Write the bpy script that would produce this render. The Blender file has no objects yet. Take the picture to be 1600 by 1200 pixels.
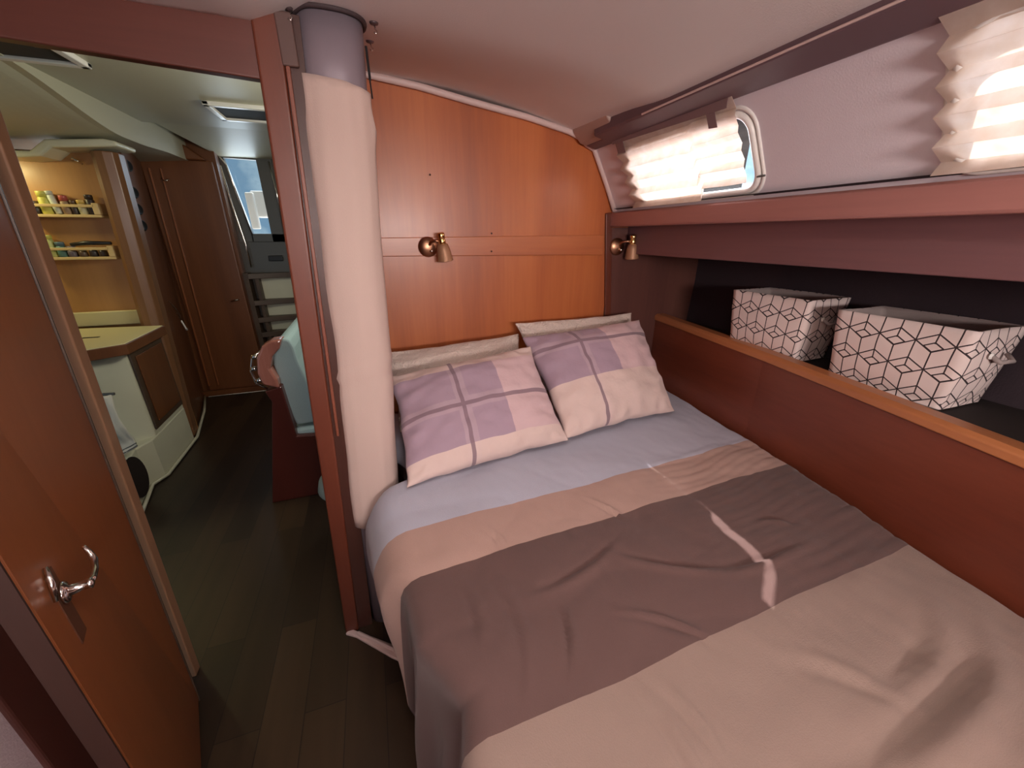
import bpy, bmesh, math, random
from mathutils import Vector, Matrix, noise
random.seed(4)
PI = math.pi
sc = bpy.context.scene
col = sc.collection

# ------------------------------------------------------------------ camera, light, exposure
cd = bpy.data.cameras.new('camera'); cam = bpy.data.objects.new('camera', cd); col.objects.link(cam)
cam.location = (0, 0, 1.44)
cam.rotation_euler = (math.radians(90 - 21.2), 0, math.radians(-19.4))
cd.sensor_fit = 'HORIZONTAL'; cd.sensor_width = 36.0; cd.lens = 36.0 * 600 / 1600
cd.clip_start = 0.02; cd.clip_end = 200
sc.camera = cam
sc.view_settings.view_transform = 'Standard'; sc.view_settings.look = 'None'
sc.view_settings.gamma = 1.0; sc.view_settings.use_curve_mapping = False
sc.view_settings.exposure = 0.15
sc.cycles.use_denoising = True
sc.cycles.max_bounces = 8; sc.cycles.diffuse_bounces = 5; sc.cycles.glossy_bounces = 4
sc.cycles.transmission_bounces = 6; sc.cycles.sample_clamp_indirect = 4.0
sc.cycles.caustics_reflective = False; sc.cycles.caustics_refractive = False

w = bpy.data.worlds.new('sky'); sc.world = w; w.use_nodes = True
nt = w.node_tree; nt.nodes.clear()
wo = nt.nodes.new('ShaderNodeOutputWorld'); bg = nt.nodes.new('ShaderNodeBackground')
tc = nt.nodes.new('ShaderNodeTexCoord'); nz = nt.nodes.new('ShaderNodeTexNoise'); cr = nt.nodes.new('ShaderNodeValToRGB')
nz.inputs['Scale'].default_value = 9; nz.inputs['Detail'].default_value = 6
cr.color_ramp.elements[0].position = .48; cr.color_ramp.elements[0].color = (.19, .31, .43, 1)
cr.color_ramp.elements[1].position = .72; cr.color_ramp.elements[1].color = (.60, .72, .75, 1)
nt.links.new(tc.outputs['Generated'], nz.inputs['Vector']); nt.links.new(nz.outputs['Fac'], cr.inputs['Fac'])
nt.links.new(cr.outputs['Color'], bg.inputs['Color']); nt.links.new(bg.outputs['Background'], wo.inputs['Surface'])
geo = nt.nodes.new('ShaderNodeVectorMath'); geo.operation = 'DOT_PRODUCT'; geo.inputs[1].default_value = (.80, .30, .52)
nt.links.new(tc.outputs['Generated'], geo.inputs[0])
mr = nt.nodes.new('ShaderNodeMapRange'); mr.inputs['From Min'].default_value = .25; mr.inputs['From Max'].default_value = .95   # brighter sky around the sun
mr.inputs['To Min'].default_value = 1.0; mr.inputs['To Max'].default_value = 3.0
nt.links.new(geo.outputs['Value'], mr.inputs['Value']); nt.links.new(mr.outputs['Result'], bg.inputs['Strength'])

def lamp(name, kind, loc, energy, color, direction=None, size=None, size_y=None, spread=None):
    d = bpy.data.lights.new(name, kind); o = bpy.data.objects.new(name, d); col.objects.link(o)
    o.location = loc; d.energy = energy; d.color = color
    if kind == 'AREA':
        d.shape = 'RECTANGLE'; d.size = size; d.size_y = size_y or size
        if spread: d.spread = math.radians(spread)
    if direction is not None:
        o.rotation_euler = Vector(direction).to_track_quat('-Z', 'Y').to_euler()
    return o
sun = lamp('sun', 'SUN', (3, 3, 6), 9.0, (1, .93, .90), (-.26, -.51, -.91)); sun.data.angle = math.radians(.55)
# daylight at the cabin's openings, with added fills aft and in the saloon
lamp('daylight_deck_hatch', 'AREA', (.22, .16, 1.995), 11.5, (1, .90, .86), (0, 0, -1), .5, .5)
lamp('fill_aft', 'AREA', (.35, -1.62, 1.50), 48, (1, .88, .84), (-.03, 1, .75), .9, .30)  # added fill from aft, tilted up to brighten the ceiling
lamp('daylight_side_port_near', 'AREA', (1.30, .20, 1.78), 3, (.90, .90, 1), (-1, 0, -.45), .60, .28)
lamp('daylight_side_port_far', 'AREA', (1.27, 1.28, 1.78), 6, (.92, .90, 1), (-1, 0, -.45), .56, .28)
lamp('daylight_saloon_hatch', 'AREA', (-.85, 3.0, 2.14), 9, (1, .97, .78), (0, 0, -1), .3, .3)
lamp('fill_saloon', 'AREA', (.25, 2.3, 1.75), 15, (1, .97, .82), (-1, .45, -.2), 1.0, .3)  # added fill, no window in this wall; angled onto the aft-facing fronts
lamp('daylight_companionway', 'AREA', (-.92, 4.55, 1.78), 2.5, (.8, .9, 1), (0, -1, -.3), .3, .5)

# ------------------------------------------------------------------ materials
MATS = {}
def newmat(name):
    m = bpy.data.materials.new(name); m.use_nodes = True; MATS[name] = m
    return m, m.node_tree, m.node_tree.nodes['Principled BSDF']
def lin(r, g, b):
    f = lambda c: (c / 255 / 12.92) if c / 255 <= .04045 else ((c / 255 + .055) / 1.055) ** 2.4
    return (f(r), f(g), f(b), 1)
def plain(name, rgb, rough=.6, metal=0., bump=0., bscale=200., coat=0., var=0.):
    m, t, b = newmat(name)
    b.inputs['Base Color'].default_value = lin(*rgb); b.inputs['Roughness'].default_value = rough
    b.inputs['Metallic'].default_value = metal; b.inputs['Coat Weight'].default_value = coat
    if bump or var:
        c = t.nodes.new('ShaderNodeTexCoord'); n = t.nodes.new('ShaderNodeTexNoise')
        n.inputs['Scale'].default_value = bscale; n.inputs['Detail'].default_value = 4
        t.links.new(c.outputs['Object'], n.inputs['Vector'])
        if bump:
            bp = t.nodes.new('ShaderNodeBump'); bp.inputs['Strength'].default_value = bump; bp.inputs['Distance'].default_value = .002
            t.links.new(n.outputs['Fac'], bp.inputs['Height']); t.links.new(bp.outputs['Normal'], b.inputs['Normal'])
        if var:
            mx = t.nodes.new('ShaderNodeMix'); mx.data_type = 'RGBA'
            A = lin(*[max(0, x * (1 - var)) for x in rgb]); B = lin(*[min(255, x * (1 + var)) for x in rgb])
            mx.inputs['A'].default_value = A; mx.inputs['B'].default_value = B
            t.links.new(n.outputs['Fac'], mx.inputs['Factor']); t.links.new(mx.outputs['Result'], b.inputs['Base Color'])
    return m
def wood(name, dark, mid, light, axis='Z', scale=7., rough=.38, coat=.2):
    m, t, b = newmat(name)
    c = t.nodes.new('ShaderNodeTexCoord'); mp = t.nodes.new('ShaderNodeMapping')
    s = {'Z': (1, 1, .06), 'X': (.06, 1, 1), 'Y': (1, .06, 1)}[axis]
    mp.inputs['Scale'].default_value = s
    n = t.nodes.new('ShaderNodeTexNoise'); n.inputs['Scale'].default_value = scale; n.inputs['Detail'].default_value = 5; n.inputs['Roughness'].default_value = .55
    n2 = t.nodes.new('ShaderNodeTexNoise'); n2.inputs['Scale'].default_value = scale * 14; n2.inputs['Detail'].default_value = 2
    ad = t.nodes.new('ShaderNodeMath'); ad.operation = 'MULTIPLY_ADD'; ad.inputs[1].default_value = .22
    r = t.nodes.new('ShaderNodeValToRGB'); e = r.color_ramp.elements
    e[0].position = .40; e[0].color = lin(*dark); e[1].position = .85; e[1].color = lin(*light)
    k = e.new(.60); k.color = lin(*mid)
    t.links.new(c.outputs['Object'], mp.inputs['Vector'])
    t.links.new(mp.outputs['Vector'], n.inputs['Vector']); t.links.new(mp.outputs['Vector'], n2.inputs['Vector'])
    t.links.new(n2.outputs['Fac'], ad.inputs[0]); t.links.new(n.outputs['Fac'], ad.inputs[2])
    t.links.new(ad.outputs[0], r.inputs['Fac']); t.links.new(r.outputs['Color'], b.inputs['Base Color'])
    b.inputs['Roughness'].default_value = rough; b.inputs['Coat Weight'].default_value = coat; b.inputs['Coat Roughness'].default_value = .22
    return m
W_BULK = wood('varnished_cherry', (158, 85, 48), (176, 97, 52), (192, 111, 60), 'Z', 6)
W_BULKX = wood('varnished_cherry_rail', (158, 85, 50), (176, 99, 56), (190, 113, 66), 'X', 6)
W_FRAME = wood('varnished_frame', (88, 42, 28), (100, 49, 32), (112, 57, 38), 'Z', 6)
W_FRAMEX = wood('varnished_header', (84, 44, 36), (94, 50, 40), (104, 56, 46), 'X', 6)
W_FRAMEY = wood('varnished_fiddle', (96, 44, 30), (110, 52, 34), (124, 62, 42), 'Y', 6)
W_CAP = wood('varnished_cap', (168, 105, 66), (182, 115, 72), (196, 127, 80), 'Y', 7)
W_DOOR = wood('varnished_door', (128, 72, 40), (140, 80, 44), (152, 90, 50), 'Z', 5)
W_GAL = wood('galley_ply', (168, 121, 70), (178, 129, 76), (188, 139, 84), 'Z', 5)
W_SAL = wood('saloon_wood', (92, 52, 28), (104, 60, 32), (116, 70, 40), 'Z', 6)
W_FASC = wood('fascia_wood', (112, 78, 80), (122, 84, 85), (130, 92, 90), 'Y', 6, .45, .2)
W_LEDGE = wood('ledge_wood', (152, 104, 98), (164, 112, 104), (174, 120, 112), 'Y', 6)
W_TEAK = wood('pale_rack_wood', (196, 166, 112), (206, 176, 122), (214, 186, 134), 'X', 9, .5, .1)
W_STEP = wood('step_wood', (66, 50, 38), (76, 58, 44), (88, 68, 52), 'X', 9, .5, .1)
M_CEIL = plain('ceiling_vinyl', (222, 216, 214), .55, bump=.25, bscale=350)
M_SCEIL = plain('saloon_liner', (186, 182, 160), .45)
M_SIDE = plain('side_vinyl', (222, 212, 218), .5, bump=.2, bscale=300)
M_PIPE = plain('white_piping', (214, 190, 184), .5)
M_WHITE = plain('white_gelcoat', (205, 202, 178), .35, var=.03, bscale=5)
M_BEIGE = plain('beige_cap', (176, 152, 142), .5)
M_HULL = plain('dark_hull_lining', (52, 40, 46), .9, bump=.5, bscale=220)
M_BEAM = plain('mauve_valance', (106, 84, 90), .5)
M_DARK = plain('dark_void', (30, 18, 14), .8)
M_CHROME = plain('chrome', (225, 220, 215), .12, 1.)
M_BRASS = plain('antique_brass', (176, 132, 104), .34, 1.)
M_GOLD = plain('polished_brass', (240, 208, 140), .12, 1.)
M_SHADE = plain('brushed_lamp_shade', (172, 128, 98), .5, .35, bump=.2, bscale=150)
M_POST = plain('grey_paint', (142, 130, 138), .38, .25)
M_SLEEVE = plain('cream_sleeve', (200, 176, 166), .85, bump=.3, bscale=350)
M_GREYF = plain('grey_frame', (96, 94, 90), .35, .3)
M_BLUEUP = plain('blue_upholstery', (158, 182, 184), .9, bump=.4, bscale=260, var=.05)
M_BLACK = plain('black_plastic', (26, 26, 28), .4)
M_TAPE = plain('grey_tape', (128, 104, 104), .7)
M_MATT = plain('mattress_ticking', (188, 176, 176), .9)
M_BASK_IN = plain('basket_lining', (158, 144, 140), .9, bump=.3)
M_KNOB = plain('white_knob', (232, 228, 222), .3)
def fabric(name, rgb, bump=.35, bscale=420):
    m = plain(name, rgb, .92, bump=bump, bscale=bscale, var=.03)
    m.node_tree.nodes['Principled BSDF'].inputs['Sheen Weight'].default_value = .15
    return m
F_BLUE = fabric('pale_blue_cotton', (182, 182, 196))
F_TAN = fabric('tan_cotton', (174, 142, 130))
F_BROWN = fabric('brown_cotton', (92, 67, 62))
F_BEIGE = fabric('beige_cotton', (138, 116, 105))
F_CREAM = fabric('cream_quilted', (228, 210, 198), 1., 45)
for n_ in F_CREAM.node_tree.nodes:
    if n_.type == 'BUMP': n_.inputs['Distance'].default_value = .012
    if n_.type == 'TEX_NOISE': n_.inputs['Distortion'].default_value = 2.5
F_TOWEL = fabric('white_towel', (222, 216, 200))

# floor planks
def floor_mat():
    m, t, b = newmat('dark_oak_planks')
    c = t.nodes.new('ShaderNodeTexCoord'); mp = t.nodes.new('ShaderNodeMapping'); mp.inputs['Rotation'].default_value = (0, 0, PI / 2)
    br = t.nodes.new('ShaderNodeTexBrick'); br.inputs['Scale'].default_value = 1; br.offset = .37
    br.inputs['Brick Width'].default_value = .95; br.inputs['Row Height'].default_value = .125
    br.inputs['Mortar Size'].default_value = .0015; br.inputs['Bias'].default_value = 0
    br.inputs['Color1'].default_value = lin(40, 28, 19); br.inputs['Color2'].default_value = lin(66, 49, 33); br.inputs['Mortar'].default_value = lin(28, 20, 16)
    n = t.nodes.new('ShaderNodeTexNoise'); n.inputs['Scale'].default_value = 14
    m2 = t.nodes.new('ShaderNodeMapping'); m2.inputs['Scale'].default_value = (1, .08, 1)
    mx = t.nodes.new('ShaderNodeMix'); mx.data_type = 'RGBA'; mx.blend_type = 'MULTIPLY'; mx.inputs['Factor'].default_value = .6
    cr = t.nodes.new('ShaderNodeValToRGB'); cr.color_ramp.elements[0].position = .3; cr.color_ramp.elements[0].color = (.5, .5, .5, 1); cr.color_ramp.elements[1].position = .7
    t.links.new(c.outputs['Object'], mp.inputs['Vector']); t.links.new(mp.outputs['Vector'], br.inputs['Vector'])
    t.links.new(c.outputs['Object'], m2.inputs['Vector']); t.links.new(m2.outputs['Vector'], n.inputs['Vector'])
    t.links.new(n.outputs['Fac'], cr.inputs['Fac']); t.links.new(br.outputs['Color'], mx.inputs['A']); t.links.new(cr.outputs['Color'], mx.inputs['B'])
    t.links.new(mx.outputs['Result'], b.inputs['Base Color']); b.inputs['Roughness'].default_value = .42
    return m
M_FLOOR = floor_mat()

# plaid pillow covers: blocks and stripes in the cover's own coordinates
def plaid(name, bx, by0, by1, sx, sy, ybreak=None):
    m, t, b = newmat(name)
    uvn = t.nodes.new('ShaderNodeUVMap'); sp = t.nodes.new('ShaderNodeSeparateXYZ'); t.links.new(uvn.outputs['UV'], sp.inputs[0])
    X, Y = sp.outputs['X'], sp.outputs['Y']
    def M(op, a, c):
        n = t.nodes.new('ShaderNodeMath'); n.operation = op
        for i, v in enumerate((a, c)):
            if isinstance(v, (int, float)): n.inputs[i].default_value = v
            else: t.links.new(v, n.inputs[i])
        return n.outputs[0]
    def band(v, lo, hi): return M('MULTIPLY', M('GREATER_THAN', v, lo), M('LESS_THAN', v, hi))
    def mix(fac, a, c):
        n = t.nodes.new('ShaderNodeMix'); n.data_type = 'RGBA'
        if isinstance(fac, float): n.inputs['Factor'].default_value = fac
        else: t.links.new(fac, n.inputs['Factor'])
        for k, v in (('A', a), ('B', c)):
            if isinstance(v, tuple): n.inputs[k].default_value = v
            else: t.links.new(v, n.inputs[k])
        return n.outputs['Result']
    pink, pale, lav = lin(206, 176, 178), lin(214, 190, 182), lin(166, 142, 156)
    inblock = M('MULTIPLY', M('LESS_THAN', X, bx), band(Y, by0, by1))
    base = mix(band(Y, by0, by1), pale, pink)
    c = mix(inblock, base, lav)
    light = M('MAXIMUM', band(X, sx - .035, sx + .045), band(Y, sy - .05, sy + .06))
    c = mix(M('MULTIPLY', light, .2), c, lin(214, 190, 190))
    dark = M('MAXIMUM', band(X, sx - .012, sx + .012), band(Y, sy - .018, sy + .018))
    c = mix(M('MULTIPLY', dark, .85), c, lin(128, 104, 114))
    t.links.new(c, b.inputs['Base Color']); b.inputs['Roughness'].default_value = .9; b.inputs['Sheen Weight'].default_value = .15
    co = t.nodes.new('ShaderNodeTexCoord'); n = t.nodes.new('ShaderNodeTexNoise'); n.inputs['Scale'].default_value = 22; n.inputs['Detail'].default_value = 3
    bp = t.nodes.new('ShaderNodeBump'); bp.inputs['Strength'].default_value = .35; bp.inputs['Distance'].default_value = .01
    t.links.new(co.outputs['Object'], n.inputs['Vector']); t.links.new(n.outputs['Fac'], bp.inputs['Height']); t.links.new(bp.outputs['Normal'], b.inputs['Normal'])
    return m
P_LEFT = plaid('plaid_cover', .64, .14, .87, .37, .48)
P_RIGHT = plaid('plaid_cover_turned', .58, .44, 1.5, .34, .80)

# translucent pleated blind
def blind_mat(name):
    m = bpy.data.materials.new(name); m.use_nodes = True; t = m.node_tree; t.nodes.clear()
    o = t.nodes.new('ShaderNodeOutputMaterial'); mx = t.nodes.new('ShaderNodeMixShader'); mx.inputs[0].default_value = .62
    d = t.nodes.new('ShaderNodeBsdfDiffuse'); tr = t.nodes.new('ShaderNodeBsdfTranslucent')
    n = t.nodes.new('ShaderNodeTexNoise'); n.inputs['Scale'].default_value = 30; n.inputs['Detail'].default_value = 5
    c = t.nodes.new('ShaderNodeTexCoord'); r = t.nodes.new('ShaderNodeValToRGB')
    r.color_ramp.elements[0].position = .35; r.color_ramp.elements[0].color = lin(236, 222, 210)
    r.color_ramp.elements[1].position = .7; r.color_ramp.elements[1].color = lin(246, 236, 228)
    t.links.new(c.outputs['Object'], n.inputs['Vector']); t.links.new(n.outputs['Fac'], r.inputs['Fac'])
    t.links.new(r.outputs['Color'], d.inputs['Color']); t.links.new(r.outputs['Color'], tr.inputs['Color'])
    t.links.new(d.outputs[0], mx.inputs[1]); t.links.new(tr.outputs[0], mx.inputs[2]); t.links.new(mx.outputs[0], o.inputs['Surface'])
    return m
M_BLIND = blind_mat('pleated_paper')
def glass_mat(name, tint, rough=0.02):
    m = bpy.data.materials.new(name); m.use_nodes = True; t = m.node_tree; t.nodes.clear()
    o = t.nodes.new('ShaderNodeOutputMaterial'); mx = t.nodes.new('ShaderNodeMixShader'); mx.inputs[0].default_value = .06
    tr = t.nodes.new('ShaderNodeBsdfTransparent'); tr.inputs['Color'].default_value = tint
    g = t.nodes.new('ShaderNodeBsdfGlossy'); g.inputs['Roughness'].default_value = rough
    t.links.new(tr.outputs[0], mx.inputs[1]); t.links.new(g.outputs[0], mx.inputs[2]); t.links.new(mx.outputs[0], o.inputs['Surface'])
    return m
G_CLEAR = glass_mat('clear_acrylic', (.92, .94, .95, 1)); G_TINT = glass_mat('tinted_washboard', (.78, .86, .9, 1))

# cube-outline cloth of the storage baskets: rhombus tiling lines from distance to line families
def basket_mat():
    m, t, b = newmat('cube_print_canvas')
    uvn = t.nodes.new('ShaderNodeUVMap'); sp = t.nodes.new('ShaderNodeSeparateXYZ'); t.links.new(uvn.outputs['UV'], sp.inputs[0])
    def M(op, *a):
        n = t.nodes.new('ShaderNodeMath'); n.operation = op
        for i, v in enumerate(a):
            if isinstance(v, (int, float)): n.inputs[i].default_value = v
            else: t.links.new(v, n.inputs[i])
        return n.outputs[0]
    X, Y = sp.outputs['X'], sp.outputs['Y']
    S = 1 / .052                      # side of one cube
    x = M('MULTIPLY', X, S); y = M('MULTIPLY', Y, S)
    r3 = math.sqrt(3)
    # the hexagon cell (pointy top): centres on a triangular lattice with spacing sqrt(3)
    def cell(ox, oy):
        fx = M('SUBTRACT', M('MULTIPLY', M('SUBTRACT', M('FRACT', M('DIVIDE', M('ADD', x, ox), r3)), .5), r3), 0.)
        fy = M('MULTIPLY', M('SUBTRACT', M('FRACT', M('DIVIDE', M('ADD', y, oy), 3.)), .5), 3.)
        return fx, fy, M('ADD', M('MULTIPLY', fx, fx), M('MULTIPLY', fy, fy))
    ax, ay, ad = cell(0, 0); bx_, by_, bd = cell(r3 / 2, 1.5)
    pick = M('LESS_THAN', ad, bd)
    def sel(p, q): return M('ADD', M('MULTIPLY', p, pick), M('MULTIPLY', q, M('SUBTRACT', 1., pick)))
    px, py = sel(ax, bx_), sel(ay, by_)
    apx = M('ABSOLUTE', px)
    # hexagon outline
    e1 = M('SUBTRACT', r3 / 2, apx)
    e2 = M('SUBTRACT', r3 / 2, M('ADD', M('MULTIPLY', apx, .5), M('MULTIPLY', M('ABSOLUTE', py), r3 / 2)))
    lines = M('MINIMUM', e1, e2)
    # Y of the cube: centre down, centre up-left, centre up-right
    d1 = M('MAXIMUM', apx, py)
    d2 = M('MAXIMUM', M('ABSOLUTE', M('SUBTRACT', M('MULTIPLY', py, r3 / 2), M('MULTIPLY', apx, .5))), M('MULTIPLY', py, -1.))
    lines = M('MINIMUM', lines, M('MINIMUM', d1, d2))
    # small rhombus inside the top face, joined by a short line
    qy = M('SUBTRACT', py, .5)
    rh = M('ADD', M('MULTIPLY', apx, .5), M('MULTIPLY', M('ABSOLUTE', M('SUBTRACT', py, .28)), r3 / 2))
    d3 = M('ABSOLUTE', M('SUBTRACT', rh, .22))
    d4 = M('MAXIMUM', apx, M('SUBTRACT', .5, py))
    lines = M('MINIMUM', lines, M('MINIMUM', d3, d4))
    ln = M('LESS_THAN', lines, .035)
    mx = t.nodes.new('ShaderNodeMix'); mx.data_type = 'RGBA'; mx.inputs['A'].default_value = lin(228, 210, 204); mx.inputs['B'].default_value = lin(52, 40, 42)
    t.links.new(ln, mx.inputs['Factor']); t.links.new(mx.outputs['Result'], b.inputs['Base Color']); b.inputs['Roughness'].default_value = .9
    return m
M_BASK = basket_mat()

# ------------------------------------------------------------------ mesh helpers
def link(name, bm, mat, parent=None, smooth=False, bevel=0., mats=None, subs=0, solid=0.):
    me = bpy.data.meshes.new(name); bmesh.ops.recalc_face_normals(bm, faces=bm.faces) if not solid else None
    bm.to_mesh(me); bm.free()
    o = bpy.data.objects.new(name, me); col.objects.link(o)
    for m in (mats or [mat]): me.materials.append(m)
    if smooth:
        for p in me.polygons: p.use_smooth = True
    if solid:
        s = o.modifiers.new('solid', 'SOLIDIFY'); s.thickness = solid; s.offset = -1
    if bevel:
        b = o.modifiers.new('bevel', 'BEVEL'); b.width = bevel; b.segments = 3; b.limit_method = 'ANGLE'; b.angle_limit = math.radians(40)
    if subs:
        s = o.modifiers.new('subsurf', 'SUBSURF'); s.levels = subs; s.render_levels = subs
    if parent: o.parent = parent
    return o
def box(bm, x0, x1, y0, y1, z0, z1, mat=None):
    vs = [bm.verts.new((x, y, z)) for x in (x0, x1) for y in (y0, y1) for z in (z0, z1)]
    for f in ((0, 1, 3, 2), (4, 6, 7, 5), (0, 4, 5, 1), (2, 3, 7, 6), (0, 2, 6, 4), (1, 5, 7, 3)):
        bm.faces.new([vs[i] for i in f])
    if mat is not None:
        for v in vs: v.co = mat @ v.co
    return vs
def hexa(bm, bottom, top):
    """bottom/top: four points each, same winding"""
    b = [bm.verts.new(p) for p in bottom]; t = [bm.verts.new(p) for p in top]; n = len(b)
    bm.faces.new(b[::-1]); bm.faces.new(t)
    for i in range(n): bm.faces.new((b[i], b[(i + 1) % n], t[(i + 1) % n], t[i]))
def prism(bm, pts, axis, a0, a1):
    def P(p, a): return {'X': (a, p[0], p[1]), 'Y': (p[0], a, p[1]), 'Z': (p[0], p[1], a)}[axis]
    hexa(bm, [P(p, a0) for p in pts], [P(p, a1) for p in pts])
def lathe(bm, prof, M=Matrix(), n=24, cap=True):
    rings = []
    for r, z in prof:
        rings.append([bm.verts.new(M @ Vector((r * math.cos(2 * PI * k / n), r * math.sin(2 * PI * k / n), z))) for k in range(n)])
    for a, b in zip(rings, rings[1:]):
        for k in range(n): bm.faces.new((a[k], a[(k + 1) % n], b[(k + 1) % n], b[k]))
    if cap: bm.faces.new(rings[0][::-1]); bm.faces.new(rings[-1])
def tube(bm, pts, r, n=10, cap=True):
    pts = [Vector(p) for p in pts]; rings = []; up = Vector((0, 0, 1))
    for i, p in enumerate(pts):
        d = (pts[min(i + 1, len(pts) - 1)] - pts[max(i - 1, 0)]).normalized()
        if abs(d.z) > .97 and i == 0: up = Vector((0, 1, 0))
        a = d.cross(up).normalized(); b = a.cross(d).normalized(); up = b
        rr = r[i] if isinstance(r, (list, tuple)) else r
        rings.append([bm.verts.new(p + a * rr * math.cos(2 * PI * k / n) + b * rr * math.sin(2 * PI * k / n)) for k in range(n)])
    for A, B in zip(rings, rings[1:]):
        for k in range(n): bm.faces.new((A[k], A[(k + 1) % n], B[(k + 1) % n], B[k]))
    if cap: bm.faces.new(rings[0][::-1]); bm.faces.new(rings[-1])
def grid(bm, f, nu, nv, uv=None, mi=None):
    lay = bm.loops.layers.uv.new('UVMap') if uv else None
    V = [[bm.verts.new(f(i / nu, j / nv)) for j in range(nv + 1)] for i in range(nu + 1)]
    for i in range(nu):
        for j in range(nv):
            q = ((i, j), (i + 1, j), (i + 1, j + 1), (i, j + 1))
            fc = bm.faces.new([V[a][b] for a, b in q])
            if uv:
                for l, (a, b) in zip(fc.loops, q): l[lay].uv = uv(a / nu, b / nv)
            if mi: fc.material_index = mi(i / nu, (j + .5) / nv)
    return V
def B(): return bmesh.new()
def tag(o, label=None, cat=None, group=None, kind=None):
    if label: o['label'] = label
    if cat: o['category'] = cat
    if group: o['group'] = group
    if kind: o['kind'] = kind
    return o
def thing(name, label, cat, loc=(0, 0, 0), group=None):
    o = bpy.data.objects.new(name, None); col.objects.link(o); o.location = loc; o.empty_display_size = .05
    return tag(o, label, cat, group)
def part(name, bm, mat, root, label=None, **k):
    """geometry written in world coordinates, parented under an Empty"""
    bm.transform(Matrix.Translation(-world_loc(root)))
    o = link(name, bm, mat, root, **k)
    if label: o['label'] = label
    return o
def world_loc(o):
    v = Vector(o.location)
    while o.parent: o = o.parent; v += Vector(o.location)
    return v
def struct(name, bm, mat, label=None, **k):
    o = link(name, bm, mat, **k); o['kind'] = 'structure'
    if label: o['label'] = label
    return o
def sstep(t): t = max(0., min(1., t)); return t * t * (3 - 2 * t)
def nz3(x, y, z=0.): return noise.noise(Vector((x, y, z)))

# ------------------------------------------------------------------ the shell
def ceil_z(x, y):
    zc = 1.92 + .07 * sstep((y - 1.15) / .65)
    return zc - (.10 + .045 * sstep((y - 1.3) / .45)) * max(x, 0) ** 2 - .045 * sstep((-x - .06) / .12)
bm = B(); box(bm, -3.2, 2.2, -1.8, 5.2, -.06, 0); struct('floor', bm, M_FLOOR, 'dark wood plank cabin sole')
def ceiling_shell(x0, x1, y0, y1, nx, ny, zf, th=.06, hole=None):
    bm = B()
    lo = [[bm.verts.new((x0 + (x1 - x0) * i / nx, y0 + (y1 - y0) * j / ny, zf(x0 + (x1 - x0) * i / nx, y0 + (y1 - y0) * j / ny))) for j in range(ny + 1)] for i in range(nx + 1)]
    for i in range(nx):
        for j in range(ny):
            cx = x0 + (x1 - x0) * (i + .5) / nx; cy = y0 + (y1 - y0) * (j + .5) / ny
            if hole and hole[0] < cx < hole[1] and hole[2] < cy < hole[3]: continue
            if cx < -.17 and cy > 1.23: continue
            bm.faces.new((lo[i][j], lo[i + 1][j], lo[i + 1][j + 1], lo[i][j + 1]))
    return bm
# aft cabin ceiling; the hatch opening lies behind the camera
bm = ceiling_shell(-1.2, 1.08, -1.7, 1.9, 38, 60, ceil_z, hole=(-.06, .46, -.15, .39))
o = struct('ceiling', bm, M_CEIL, 'pinkish white vinyl headliner', smooth=True, solid=.06)
o.modifiers['solid'].offset = 1
bm = B()
for a in ((-.08, -.04, -.17, .41), (.44, .48, -.17, .41), (-.08, .48, -.17, -.13), (-.08, .48, .37, .41)): box(bm, *a, 1.88, 2.02)
w3 = struct('window_3', bm, M_WHITE, 'deck hatch over the berth')
bm = B(); bm.faces.new([bm.verts.new(p) for p in ((-.05, -.14, 2.015), (.45, -.14, 2.015), (.45, .38, 2.015), (-.05, .38, 2.015))]); link('pane', bm, G_CLEAR, w3)
# forward bulkhead, outline following the deck
top = [(-.14, 1.95), (.063, 1.993), (.47, 1.943), (.905, 1.871), (1.0, 1.83), (1.023, 1.816), (1.173, 1.55), (1.173, 1.50), (1.80, 1.50), (1.80, .0), (-.14, .0)]
bm = B(); prism(bm, [(x - (.1 if x == -.14 else 0), z) for x, z in top][::-1], 'Y', 1.80, 1.83)
struct('wall_front', bm, W_BULK, 'varnished orange wood bulkhead at the head of the bed', bevel=0)
# a dark, closed hull behind the fascia
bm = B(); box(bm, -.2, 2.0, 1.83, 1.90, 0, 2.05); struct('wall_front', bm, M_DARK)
bm = B(); prism(bm, [(-.14, 1.357), (1.118, 1.346), (1.118, 1.440), (-.14, 1.428)], 'Y', 1.789, 1.80)
struct('trim_1', bm, W_BULKX, 'flat wood rail across the bulkhead', bevel=.003)
bm = B(); prism(bm, [(1.118, 1.54), (1.155, 1.545), (1.24, .60), (1.203, .60)], 'Y', 1.787, 1.80)
struct('trim_2', bm, W_FRAME, 'vertical wood batten in the corner of the bulkhead', bevel=.004)
bm = B(); prism(bm, [(1.16, .6), (1.76, .6), (1.76, 1.345), (1.255, 1.352), (1.255, 1.475), (1.16, 1.475)], 'Y', 1.788, 1.799); struct('trim_27', bm, wood('shaded_wood', (84, 53, 48), (94, 59, 52), (104, 67, 58), 'Z', 6), 'corner panel beyond the batten, coloured darker for shade')  # bulkhead wood again, with the corner's shade put into its colour
# white piping around the bulkhead top
bm = B(); pts = [(.0, 1.785, 1.993)] + [(x, 1.785, z) for x, z in [(.063, 1.985), (.25, 1.967), (.47, 1.934), (.7, 1.903), (.895, 1.866), (.96, 1.845), (.99, 1.822), (1.028, 1.806), (1.06, 1.75), (1.11, 1.66), (1.165, 1.55)]]
tube(bm, pts, .0125); struct('trim_3', bm, M_PIPE, 'white piping along the top of the bulkhead', smooth=True)
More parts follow.
